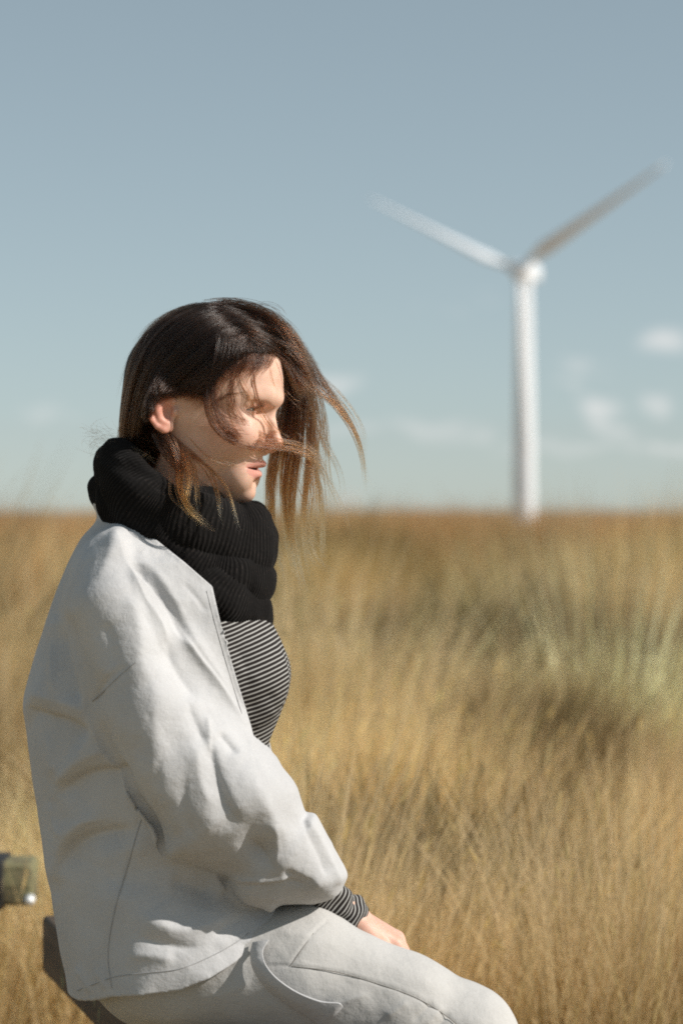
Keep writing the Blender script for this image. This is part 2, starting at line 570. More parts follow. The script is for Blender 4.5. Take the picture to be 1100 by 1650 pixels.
def build_grass():
    r = np.random.default_rng(5)
    fine = [tuft_mesh('grass_tuft', 64, 0.66, 0.10, 0.0042, 0.22, 100 + i, 5, 0.04) for i in range(4)]
    mid = [tuft_mesh('grass_tussock', 90, 0.78, 0.14, 0.0080, 0.24, 200 + i, 4, 0.0) for i in range(4)]
    big = [tuft_mesh('grass_clump', 90, 0.66, 0.60, 0.030, 0.2, 300 + i, 3, 0.0) for i in range(3)]

    def common(x, y, base, var):
        var = var * 1.25
        s = base * (1 + var * vnoise(np.stack([x, y, 0 * x], -1), 1.1, 21)) * r.uniform(0.75, 1.2, len(x))
        s = s * hollow_scale(x, y)
        rot = r.normal(0.0, 0.9, len(x))
        return s, rot
    # near sward behind the bench
    x, y = wedge(3300, 3.35, 9.0, 0.9, r)
    keep = ~((np.abs(x + 0.25) < 0.55) & (y < 3.75)) & ~((x < -0.15) & (y < 4.12)) & (vnoise(np.stack([x, y, 0 * x], -1), 0.5, 31) > -0.16)
    x, y = x[keep], y[keep]
    s, rot = common(x, y, 0.86, 0.35)
    # short trodden grass round the bench and the rail
    xs, ys = r.uniform(-1.5, 0.5, 900), r.uniform(2.2, 4.2, 900)
    x = np.concatenate([x, xs]); y = np.concatenate([y, ys])
    s = np.concatenate([s, r.uniform(0.18, 0.42, 900)]); rot = np.concatenate([rot, r.uniform(0, 6.3, 900)])
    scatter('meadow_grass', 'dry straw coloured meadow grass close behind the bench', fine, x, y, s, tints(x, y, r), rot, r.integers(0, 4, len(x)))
    # the middle of the field
    x, y = wedge(7600, 7.6, 44.0, 2.0, r, 0.75)
    keep = vnoise(np.stack([x, y * 0.8, 0 * x], -1), 1.1, 33) > -0.06
    x, y = x[keep], y[keep]
    s, rot = common(x, y, 0.92, 0.55)
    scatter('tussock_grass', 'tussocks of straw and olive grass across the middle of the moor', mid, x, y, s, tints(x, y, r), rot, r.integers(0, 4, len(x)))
    # far moor
    x, y = wedge(9000, 38.0, 420.0, 14.0, r, 0.6)
    s, rot = common(x, y, 0.85, 0.3)
    s = s * (1 + 0.5 * np.clip(vnoise(np.stack([x, y * 0.5, 0 * x], -1), 5.0, 61), -0.5, 1))
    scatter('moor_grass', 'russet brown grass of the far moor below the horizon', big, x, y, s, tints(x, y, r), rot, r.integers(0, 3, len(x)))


    # tufts coloured dark, for rushes and for the shade between tussocks
    xs, ys = [], []
    for (cx, cy, rx, ry, n) in HOLLOWS:
        n = int(n * (0.6 if cy > 6.5 else 0.35))
        xs.append(r.normal(cx, rx * 0.7, n)); ys.append(r.normal(cy, ry * 0.6, n))
    x, y = np.concatenate(xs), np.concatenate(ys)
    t_ = np.array([0.17, 0.118, 0.06])[None] * r.uniform(0.6, 1.5, len(x))[:, None] + np.array([0.0, 0.02, 0.0])[None] * r.uniform(0, 1, len(x))[:, None]
    scatter('rush_shade_tufts', 'dark rushes and tufts coloured as shade in hollows between the pale tussocks', mid, x, y, r.uniform(0.62, 0.86, len(x)), t_, r.uniform(0, 6.3, len(x)), r.integers(0, 4, len(x)))
    # scattered tall rushes that break the skyline
    x, y = wedge(70, 26.0, 120.0, 6.0, r)
    rush = [tuft_mesh('rush_tuft', 60, 1.0, 0.22, 0.010, 0.06, 400 + i, 3, 0.4, 0.35) for i in range(3)]
    t_ = tints(x, y, r) * 0.75
    scatter('rushes', 'taller brown rushes breaking the skyline of the moor', rush, x, y, r.uniform(0.9, 1.35, len(x)), t_, r.uniform(0, 6.3, len(x)), r.integers(0, 3, len(x)))


build_grass()

# ------------------------------------------------------------------ wind turbine
def build_turbine():
    D = 550.0
    k = D / FPX
    wm, t, b = mat_new('turbine_white')
    geo = node(t, 'ShaderNodeTexCoord')
    n1 = node(t, 'ShaderNodeTexNoise', Scale=0.15, Detail=5.0)
    t.links.new(geo.outputs['Object'], n1.inputs['Vector'])
    t.links.new(ramp(t, n1.outputs['Fac'], [(0.3, (0.72, 0.74, 0.76)), (0.7, (0.80, 0.82, 0.84))]), b.inputs['Base Color'])
    b.inputs['Roughness'].default_value = 0.45
    bx = (844 - 550) * k
    bz = float(ground_z(bx, D))
    hub_z = CAM_Z - (438 - 825) * k
    root = empty('wind_turbine', (bx, D, bz))
    tag(root, 'white three bladed wind turbine standing far off on the moor', 'wind turbine')
    H = hub_z - bz
    V, F = lathe([(2.55, -1.0), (2.5, 0.0), (2.35, H * 0.25), (2.1, H * 0.55), (1.75, H * 0.9), (1.68, H - 1.9)])
    mesh_obj('tower', V, F, wm, root)
    V, F = lathe([(2.62, -0.5), (2.75, -0.5), (2.75, 0.35), (2.62, 0.4)])
    mesh_obj('tower_flange', V, F, wm, root)
    # head: yawed so that the hub looks towards the camera and a little to the left
    ax = np.array([math.cos(math.radians(248)), math.sin(math.radians(248)), 0.0])
    side = np.array([-ax[1], ax[0], 0.0])
    up = np.array([0, 0, 1.0])

    def W(a, s, z):                        # along axis, sideways, up -> turbine space
        return ax * a + side * s + up * (H + z)
    rings = []
    for (a, w, hgt, zc) in ((2.9, 1.35, 1.5, 0), (2.6, 1.7, 1.8, 0), (0.5, 2.0, 2.1, 0.05), (-4.0, 2.0, 2.1, 0.1), (-7.0, 1.8, 1.8, 0.2), (-7.5, 1.3, 1.3, 0.25)):
        ring = []
        for q in np.linspace(0, 2 * math.pi, 32, endpoint=False):
            c, s = math.cos(q), math.sin(q)
            e = 0.45
            ring.append(W(a, w * math.copysign(abs(c) ** e, c), zc + hgt * math.copysign(abs(s) ** e, s)))
        rings.append(np.array(ring))
    V, F = loft(rings)
    V1, T1 = cap_fan(V, F, 0, 32)
    V2, T2 = cap_fan(V1, F, 5 * 32, 32)
    mesh_obj('nacelle', V2, [F, T1, T2], wm, root)
    hub = []
    for (a, r_) in ((2.95, 1.5), (3.6, 1.75), (4.6, 1.7), (5.5, 1.35), (6.2, 0.75), (6.45, 0.1)):
        hub.append(np.array([W(a, r_ * math.cos(q), r_ * math.sin(q)) for q in np.linspace(0, 2 * math.pi, 32, endpoint=False)]))
    V, F = loft(hub)
    V1, T1 = cap_fan(V, F, 0, 32)
    mesh_obj('hub', V1, [F, T1], wm, root)
    # three blades
    BL = 39.6
    for deg in (153.5, 33.0, 273.0):
        th = math.radians(deg)
        # picture-plane angle; side points to the right of the camera (+x) when positive
        rad = side * math.cos(th) * (1 if side[0] > 0 else -1) + up * math.sin(th)
        tang = np.cross(ax, rad)
        rings = []
        for f in np.concatenate([np.linspace(0, 0.25, 9), np.linspace(0.3, 1.0, 16)]):
            rr = 1.2 + f * BL
            if f < 0.05:
                ch, th_ = 1.9, 1.9
            else:
                g = smoothstep(0.03, 0.20, np.array(f))
                ch = 1.9 * (1 - g) + g * (5.6 * (1 - f) ** 0.8 + 0.8)
                th_ = 1.9 * (1 - g) + g * (0.33 * ch)
            tw = math.radians(82) - math.radians(12) * (1 - f) ** 2     # parked, blades nearly feathered
            cdir = tang * math.cos(tw) + ax * math.sin(tw)
            ndir = np.cross(rad, cdir)
            c0 = ax * 4.2 + up * H + rad * rr
            ring = []
            for q in np.linspace(0, 2 * math.pi, 20, endpoint=False):
                x_ = math.cos(q); y_ = math.sin(q)
                if f < 0.05:
                    px_, py_ = x_ * 0.5, y_ * 0.5
                else:
                    px_, py_ = x_ * 0.5 - 0.16, y_ * 0.5 * (0.55 + 0.45 * (-x_) if x_ < 0 else 0.55 * (1 - x_) ** 0.6 + 0.02)
                    px_ = -px_
                ring.append(c0 + cdir * px_ * ch + ndir * py_ * th_)
            rings.append(np.array(ring))
        V, F = loft(rings)
        V1, T1 = cap_fan(V, F, (len(rings) - 1) * 20, 20)
        mesh_obj('blade', V1, [F, T1], wm, root)


build_turbine()

# ------------------------------------------------------------------ timber
def timber_material(name, cols, moss=0.0):
    m, t, b = mat_new(name)
    tc_ = node(t, 'ShaderNodeTexCoord')
    mp_ = node(t, 'ShaderNodeMapping')
    mp_.inputs['Scale'].default_value = (14, 1.6, 14)
    t.links.new(tc_.outputs['Object'], mp_.inputs['Vector'])
    n1 = node(t, 'ShaderNodeTexNoise', Scale=3.0, Detail=8.0, Roughness=0.65)
    t.links.new(mp_.outputs[0], n1.inputs['Vector'])
    c = ramp(t, n1.outputs['Fac'], [(0.25, cols[0]), (0.5, cols[1]), (0.75, cols[2])])
    n2 = node(t, 'ShaderNodeTexNoise', Scale=22.0, Detail=5.0)
    t.links.new(tc_.outputs['Object'], n2.inputs['Vector'])
    mx = node(t, 'ShaderNodeMix', data_type='RGBA')
    mr = node(t, 'ShaderNodeMapRange')
    mr.inputs['From Min'].default_value = 0.62 - 0.3 * moss
    mr.inputs['From Max'].default_value = 0.75 - 0.1 * moss
    t.links.new(n2.outputs['Fac'], mr.inputs['Value'])
    t.links.new(mr.outputs[0], mx.inputs['Factor'])
    t.links.new(c, mx.inputs['A'])
    mx.inputs['B'].default_value = (0.20, 0.20, 0.10, 1)
    t.links.new(mx.outputs['Result'], b.inputs['Base Color'])
    b.inputs['Roughness'].default_value = 0.85
    t.links.new(bump(t, n1.outputs['Fac'], 0.6, 0.004), b.inputs['Normal'])
    return m


def build_bench():
    dark = timber_material('weathered_timber', [(0.045, 0.029, 0.018), (0.095, 0.062, 0.038), (0.16, 0.112, 0.07)])
    moss = timber_material('mossy_timber', [(0.075, 0.06, 0.033), (0.125, 0.105, 0.058), (0.19, 0.16, 0.09)], 0.8)
    blackm, t, b = mat_new('shade_black')  # flat black that stands in for shade at the rail end
    b.inputs['Base Color'].default_value = (0.012, 0.012, 0.012, 1)
    b.inputs['Roughness'].default_value = 0.6
    galv, t, b = mat_new('galvanised_steel')
    b.inputs['Base Color'].default_value = (0.72, 0.74, 0.75, 1)
    b.inputs['Metallic'].default_value = 0.3
    b.inputs['Roughness'].default_value = 0.45
    ang = math.atan(0.305)
    far = P(68, 1475, 3.50)
    # bench frame: origin under the far left corner, local -y runs towards the camera along the plank
    root = empty('wooden_bench', (far.x, far.y, 0.0), ang)
    tag(root, 'heavy dark weathered timber bench plank under the seated woman', 'bench')
    zt = far.z

    def bx(name, x0, x1, y0, y1, z0, z1, mat, bev=0.006):
        V, F = box_vf(x0, x1, y0, y1, z0, z1)
        return add_bevel(mesh_obj(name, V, F, mat, root, False), bev)
    bx('seat', 0.0, 0.235, -1.55, 0.0, zt - 0.082, zt, dark)
    bx('leg', 0.05, 0.185, -0.42, -0.28, -0.25, zt - 0.084, dark)
    bx('leg', 0.05, 0.185, -1.40, -1.26, -0.25, zt - 0.084, dark)
    # second, mossy beam end further back at the left edge
    e = P(52, 1390, 4.03)
    r2 = empty('timber_rail', (e.x, e.y, 0.0), 0.0)
    tag(r2, 'mossy square timber rail end with pale bolt behind the bench', 'rail')
    V, F = box_vf(-0.95, 0.0, 0.0, 0.09, e.z - 0.073, e.z)
    add_bevel(mesh_obj('rail', V, F, moss, r2, False), 0.008)
    V, F = box_vf(-0.50, -0.40, 0.0, 0.09, -0.25, e.z - 0.075)
    add_bevel(mesh_obj('post', V, F, moss, r2, False), 0.006)
    V, F = box_vf(-0.14, -0.047, -0.012, 0.1, e.z - 0.078, e.z + 0.004)  # black block stands for the dark gap and shaded side of the rail
    add_bevel(mesh_obj('shade_block', V, F, blackm, r2, False), 0.003)
    V, F = lathe([(0.0005, 0.012), (0.005, 0.011), (0.0085, 0.006), (0.0095, 0.0), (0.0095, -0.01)], 20)
    V = np.stack([V[:, 0], -V[:, 2], V[:, 1]], -1) + np.array([-0.004, -0.003, e.z - 0.062])
    mesh_obj('bolt', V, F[:, ::-1], galv, r2)


build_bench()
# ================================================================== implicit shapes
# The figure is shaped as implicit solids in Q space: photograph pixels across (u), down (v) and
# towards the camera (l), all of S0 metres, measured at the woman's middle plane.
def QW(Q):
    Q = np.asarray(Q, float)
    return np.stack([(Q[:, 0] - 550) * S0, D0 - Q[:, 2] * S0, CAM_Z - (Q[:, 1] - 825) * S0], -1)


def I2(p, l):
    """photograph pixels (n,2) -> Q position of a point standing at depth l"""
    p = np.asarray(p, float)
    k = (D0 - np.asarray(l, float) * S0) / D0
    out = np.empty((len(p), 3))
    out[:, 0] = 550 + (p[:, 0] - 550) * k
    out[:, 1] = 825 + (p[:, 1] - 825) * k
    out[:, 2] = l
    return out


def I3(pts):
    p = np.asarray(pts, float)
    return I2(p[:, :2], p[:, 2])


def smin(a, b, k):
    h = np.clip(0.5 + 0.5 * (b - a) / k, 0, 1)
    return b + (a - b) * h - k * h * (1 - h)


def smax(a, b, k):
    return -smin(-a, -b, k)


def sd_capsule(Q, a, b, r0, r1=None):
    a = np.asarray(a, float); b = np.asarray(b, float)
    r1 = r0 if r1 is None else r1
    pa = Q - a; ba = b - a
    h = np.clip((pa @ ba) / (ba @ ba), 0, 1)
    return np.linalg.norm(pa - h[:, None] * ba, axis=1) - (r0 + (r1 - r0) * h)


def sd_ellip(Q, c, r):
    r = np.asarray(r, float)
    p = (Q - np.asarray(c, float))
    k0 = np.linalg.norm(p / r, axis=1)
    k1 = np.linalg.norm(p / (r * r), axis=1) + 1e-9
    return np.where(k0 < 1e-4, -r.min(), k0 * (k0 - 1) / k1)


def sd_chain(Q, pts, rs, k=6.0):
    d = None
    for i in range(len(pts) - 1):
        e = sd_capsule(Q, pts[i], pts[i + 1], rs[i], rs[i + 1])
        d = e if d is None else smin(d, e, k)
    return d


def sd_poly(Q2, poly):
    """signed distance to a closed polygon, negative inside"""
    poly = np.asarray(poly, float)
    n = len(poly)
    d = np.full(len(Q2), 1e18)
    inside = np.zeros(len(Q2), bool)
    x, y = Q2[:, 0], Q2[:, 1]
    for i in range(n):
        a, b = poly[i], poly[(i + 1) % n]
        e = b - a
        ee = e @ e
        if ee < 1e-9:
            continue
        wx, wy = x - a[0], y - a[1]
        h = np.clip((wx * e[0] + wy * e[1]) / ee, 0, 1)
        dx, dy = wx - e[0] * h, wy - e[1] * h
        d = np.minimum(d, dx * dx + dy * dy)
        c = ((a[1] <= y) & (b[1] > y)) | ((b[1] <= y) & (a[1] > y))
        if c.any():
            xi = a[0] + (y[c] - a[1]) / (b[1] - a[1]) * e[0]
            inside[c] ^= x[c] < xi
    d = np.sqrt(d)
    return np.where(inside, -d, d)


class Field2:
    """a polygon's signed distance sampled once on a grid, then looked up bilinearly"""
    def __init__(self, poly, pad=120, h=3.0):
        poly = np.asarray(poly, float)
        self.lo = poly.min(0) - pad
        self.h = h
        n = np.ceil((poly.max(0) + pad - self.lo) / h).astype(int) + 1
        gx = self.lo[0] + np.arange(n[0]) * h
        gy = self.lo[1] + np.arange(n[1]) * h
        G = np.stack(np.meshgrid(gx, gy, indexing='ij'), -1).reshape(-1, 2)
        self.g = sd_poly(G, poly).reshape(n)
        self.n = n

    def __call__(self, Q2):
        t = (Q2 - self.lo) / self.h
        tc = np.clip(t, 0, np.array(self.n) - 1.001)
        out = np.abs(t - tc).max(1) * self.h
        i = tc.astype(int)
        f = tc - i
        g = self.g
        a = g[i[:, 0], i[:, 1]] * (1 - f[:, 0]) + g[i[:, 0] + 1, i[:, 1]] * f[:, 0]
        b = g[i[:, 0], i[:, 1] + 1] * (1 - f[:, 0]) + g[i[:, 0] + 1, i[:, 1] + 1] * f[:, 0]
        return a * (1 - f[:, 1]) + b * f[:, 1] + out


def axis_steps(lo, hi, zones, coarse):
    """grid coordinates along one axis: fine steps inside zones (a, b, step), coarse elsewhere"""
    x, out = lo, [lo]
    while x < hi:
        st = coarse
        for (a, b, s) in zones:
            if x < a:
                g = s + (a - x) * 0.25
            elif x > b:
                g = s + (x - b) * 0.25
            else:
                g = s
            st = min(st, g)
        x += st
        out.append(x)
    return np.array(out)


def mesh_field(f, gx, gy, gz, B=8, slack=1.7, proj=2):
    """surface nets over a rectilinear grid, evaluated only in blocks near the surface"""
    n = (len(gx), len(gy), len(gz))
    vals = np.full(n, 1e3, np.float32)
    todo = []
    cen, rad = [], []
    bi = [list(range(0, n[a] - 1, B)) for a in range(3)]
    G = (gx, gy, gz)

    def span(a, i):
        return G[a][i], G[a][min(i + B, n[a] - 1)]
    for i in bi[0]:
        x0, x1 = span(0, i)
        for j in bi[1]:
            y0, y1 = span(1, j)
            for k in bi[2]:
                z0, z1 = span(2, k)
                cen.append(((x0 + x1) / 2, (y0 + y1) / 2, (z0 + z1) / 2))
                rad.append(0.5 * math.sqrt((x1 - x0) ** 2 + (y1 - y0) ** 2 + (z1 - z0) ** 2))
                todo.append((i, j, k))
    fc = f(np.array(cen))
    rad = np.array(rad)
    pts, slots = [], []

    def flush():
        nonlocal pts, slots
        if not pts:
            return
        v = f(np.concatenate(pts)).astype(np.float32)
        o = 0
        for (s, shp) in slots:
            m = shp[0] * shp[1] * shp[2]
            vals[s] = v[o:o + m].reshape(shp)
            o += m
        pts, slots = [], []
    cnt = 0
    for b, (i, j, k) in enumerate(todo):
        s = (slice(i, min(i + B + 1, n[0])), slice(j, min(j + B + 1, n[1])), slice(k, min(k + B + 1, n[2])))
        if abs(fc[b]) > rad[b] * slack:
            if fc[b] < 0:
                vals[i:min(i + B, n[0]), j:min(j + B, n[1]), k:min(k + B, n[2])] = -1e3
            continue
        g = np.stack(np.meshgrid(gx[s[0]], gy[s[1]], gz[s[2]], indexing='ij'), -1)
        pts.append(g.reshape(-1, 3)); slots.append((s, g.shape[:3]))
        cnt += g.size // 3
        if cnt > 250000:
            flush(); cnt = 0
    flush()
    neg = vals < 0
    c8 = [neg[a:n[0] - 1 + a, b:n[1] - 1 + b, c:n[2] - 1 + c] for a in (0, 1) for b in (0, 1) for c in (0, 1)]
    s = sum(x.astype(np.int8) for x in c8)
    act = (s > 0) & (s < 8)
    I, J, K = np.nonzero(act)
    vid = np.full(act.shape, -1, np.int64)
    vid[I, J, K] = np.arange(len(I))
    acc = np.zeros((len(I), 3)); w = np.zeros(len(I))
    X = lambda a, o: G[a][(I, J, K)[a] + o]
    for (p, q) in [((0, 0, 0), (1, 0, 0)), ((0, 1, 0), (1, 1, 0)), ((0, 0, 1), (1, 0, 1)), ((0, 1, 1), (1, 1, 1)),
                   ((0, 0, 0), (0, 1, 0)), ((1, 0, 0), (1, 1, 0)), ((0, 0, 1), (0, 1, 1)), ((1, 0, 1), (1, 1, 1)),
                   ((0, 0, 0), (0, 0, 1)), ((1, 0, 0), (1, 0, 1)), ((0, 1, 0), (0, 1, 1)), ((1, 1, 0), (1, 1, 1))]:
        a = vals[I + p[0], J + p[1], K + p[2]].astype(float)
        b = vals[I + q[0], J + q[1], K + q[2]].astype(float)
        m = (a < 0) != (b < 0)
        t = np.where(m, a / np.where(m, a - b, 1), 0)
        for ax in range(3):
            pa, pb = X(ax, p[ax]), X(ax, q[ax])
            acc[:, ax] += np.where(m, pa + (pb - pa) * t, 0)
        w += m
    V = acc / w[:, None]
    F = []
    for ax in range(3):
        sh = [slice(1, n[d] - 1) for d in range(3)]
        sa, sb = list(sh), list(sh)
        sa[ax] = slice(0, n[ax] - 1); sb[ax] = slice(1, n[ax])
        A, Bv = neg[tuple(sa)], neg[tuple(sb)]
        e = np.nonzero(A != Bv)
        idx = [e[d] + (0 if d == ax else 1) for d in range(3)]
        flip = A[e]
        o1, o2 = [d for d in range(3) if d != ax]

        def cell(d1, d2):
            c = [x.copy() for x in idx]
            c[o1] = c[o1] - d1; c[o2] = c[o2] - d2
            return vid[c[0], c[1], c[2]]
        q = np.stack([cell(0, 0), cell(1, 0), cell(1, 1), cell(0, 1)], -1)
        if ax == 1:
            flip = ~flip
        q = np.where(flip[:, None], q, q[:, ::-1])
        F.append(q)
    F = np.concatenate(F)
    F = F[(F >= 0).all(1)]
    h = min(np.diff(gx).min(), np.diff(gy).min(), np.diff(gz).min())
    for _ in range(proj):
        V = project(f, V, h)
    # the step from Q space to the world mirrors, so wind the faces the other way round
    return V, F[:, ::-1].copy()


def grad(f, V, e):
    g = np.empty_like(V)
    for a in range(3):
        d = np.zeros(3); d[a] = e
        g[:, a] = (f(V + d) - f(V - d)) / (2 * e)
    return g


def project(f, V, h, lim=1.2):
    d = f(V)
    g = grad(f, V, h * 0.35)
    s = (d / np.maximum((g * g).sum(1), 0.05))[:, None] * g
    ln = np.linalg.norm(s, axis=1)
    s *= np.minimum(1, lim * h / np.maximum(ln, 1e-9))[:, None]
    return V - s


def vert_normals(V, F):
    nrm = np.zeros_like(V)
    a, b, c = V[F[:, 0]], V[F[:, 1]], V[F[:, 2]]
    if F.shape[1] == 4:
        fn = np.cross(V[F[:, 2]] - a, V[F[:, 3]] - b)
    else:
        fn = np.cross(b - a, c - a)
    for i in range(F.shape[1]):
        np.add.at(nrm, F[:, i], fn)
    return nrm / np.maximum(np.linalg.norm(nrm, axis=1), 1e-12)[:, None]


def drop_faces(V, F, bad):
    """remove the faces flagged bad and the vertices no face then uses"""
    F = F[~bad]
    used = np.zeros(len(V), bool); used[F.ravel()] = True
    m = np.cumsum(used) - 1
    return V[used], m[F], used


def ray_l(f, uv, l0, l1, step=2.0):
    """first surface met coming from the camera side (high l) at Q pixels uv; nan where nothing is met"""
    uv = np.asarray(uv, float)
    n = len(uv)
    l = np.full(n, float(l0))
    hit = np.zeros(n, bool); dead = np.zeros(n, bool)
    for _ in range(120):
        a = ~(hit | dead)
        if not a.any():
            break
        q = np.stack([uv[a, 0], uv[a, 1], l[a]], -1)
        d = f(q)
        ia = np.nonzero(a)[0]
        hit[ia[d < 0.4]] = True
        l[ia] -= np.maximum(d * 0.7, 0.5) * (d >= 0.4)
        dead[ia] |= l[ia] < l1
    l[~hit] = np.nan
    return l


def resample(p, n):
    p = np.asarray(p, float)
    s = np.concatenate([[0], np.cumsum(np.linalg.norm(np.diff(p, axis=0), axis=1))])
    t = np.linspace(0, s[-1], n)
    return np.stack([np.interp(t, s, p[:, i]) for i in range(p.shape[1])], -1)


def tube_obj(name, pts, r, mat, parent, n=6, taper=None):
    pts = np.asarray(pts, float)
    rings = []
    m_ = len(pts)
    for i in range(m_):
        t = pts[min(i + 1, m_ - 1)] - pts[max(i - 1, 0)]
        t = t / max(np.linalg.norm(t), 1e-9)
        up = np.array([0, -1.0, 0.1])
        e1 = np.cross(t, up); e1 /= max(np.linalg.norm(e1), 1e-9)
        e2 = np.cross(t, e1)
        rr = r if taper is None else r * taper[i]
        a = np.linspace(0, 2 * math.pi, n, endpoint=False)
        rings.append(pts[i] + rr * (np.cos(a)[:, None] * e1 + np.sin(a)[:, None] * e2))
    V, F = loft(rings)
    return mesh_obj(name, V, F, mat, parent)


# ================================================================== the woman: skin
YAW = math.radians(12.0)
YC = 330.0
LIPK = 46.0


def head_local(Q):
    """undo the turn of the head towards the camera"""
    c, s = math.cos(YAW), math.sin(YAW)
    du, l = Q[:, 0] - YC, Q[:, 2]
    return np.stack([YC + du * c + l * s, Q[:, 1], -du * s + l * c], -1)


def head_world(p):
    p = np.atleast_2d(np.asarray(p, float))
    c, s = math.cos(YAW), math.sin(YAW)
    du, l = p[:, 0] - YC, p[:, 2]
    return np.stack([YC + du * c - l * s, p[:, 1], du * s + l * c], -1)


HT = np.array([  # v, front profile u, back u, half width
    (496, 345, 325, 4), (505, 372, 290, 34), (518, 398, 262, 58), (535, 420, 243, 76), (555, 439, 228, 89), (580, 452, 216, 98),
    (610, 457, 210, 102), (630, 457, 209, 103), (645, 455, 209, 103), (658, 449, 210, 101), (672, 441, 213, 98), (690, 437, 220, 94),
    (710, 433, 232, 89), (728, 428, 248, 82), (742, 424, 262, 72), (757, 417, 276, 63), (770, 411, 292, 55),
    (783, 408, 312, 47), (794, 405, 332, 38), (803, 400, 350, 29), (810, 392, 366, 16), (816, 384, 376, 4)], float)

HV = np.arange(440.0, 880.0, 1.0)


def smooth_col(c, sig):
    y = np.interp(HV, HT[:, 0], HT[:, c])
    k = np.exp(-0.5 * (np.arange(-25, 26) / sig) ** 2); k /= k.sum()
    return np.convolve(np.pad(y, 25, mode='edge'), k, mode='valid')


HS = [None, smooth_col(1, 4.5), smooth_col(2, 9.0), smooth_col(3, 9.0)]

EYE_C = np.array([409.0, 661.0, 47.0])


def head_base(p):
    v = p[:, 1]
    pf = np.interp(v, HV, HS[1]); pb = np.interp(v, HV, HS[2]); hw = np.interp(v, HV, HS[3])
    uc = pb + (pf - pb) * np.interp(v, [500, 640, 720, 815], [0.5, 0.48, 0.36, 0.42])
    du = p[:, 0] - uc
    a = np.where(du > 0, pf - uc, uc - pb)
    nexp = np.interp(v, [500, 560, 600, 630, 660, 690, 720, 745, 770, 815], [2.0, 2.12, 2.2, 2.12, 1.88, 1.9, 1.8, 1.62, 1.62, 1.7])
    rho = (np.abs(du / a) ** nexp + np.abs(p[:, 2] / hw) ** nexp) ** (1 / nexp)
    d = (rho - 1) * np.maximum(np.minimum(a, hw), 18) * 0.95
    d = smax(d, np.maximum(495 - v, v - 814), 12)
    return d


def ear_field(p):
    """one ear, p with l already folded to the positive side"""
    q = p.copy()
    q[:, 0] = 292 + (q[:, 0] - 310) / 0.92
    q[:, 1] = 668 + (q[:, 1] - 667) / 0.95
    l0 = 99.0 - (q[:, 0] - 292) * 0.42      # the ear stands away from the head towards the back
    q[:, 2] = q[:, 2] - l0
    d = sd_ellip(q, (272, 666, 3), (21, 35, 6.5))
    rim = [(291, 652), (284, 637), (272, 631), (259, 636), (251.5, 650), (250.5, 665), (256, 681), (266, 693), (276, 699)]
    pts = [np.array([a, b, 7.0]) for a, b in rim]
    d = smin(d, sd_chain(q, pts, [3.2, 4, 4.6, 4.8, 4.6, 4.3, 4.2, 4.6, 5.5], 3), 4)
    d = smin(d, sd_ellip(q, (279, 694, 4), (11, 10, 6)), 5)
    d = smax(d, -sd_ellip(q, (281, 669, 11), (9.5, 15, 11)), 5)       # concha
    d = smax(d, -sd_ellip(q, (269, 650, 11.5), (10, 11, 6)), 4)        # scapha
    d = smin(d, sd_chain(q, [np.array([267, 655, 5.5]), np.array([266, 668, 6.5]), np.array([270, 682, 6.0]), np.array([279, 688, 5])], [3.2, 4, 4, 3.5], 3), 4)
    d = smin(d, sd_ellip(q, (293, 669, 4), (5.5, 8, 7)), 4)            # tragus
    return d


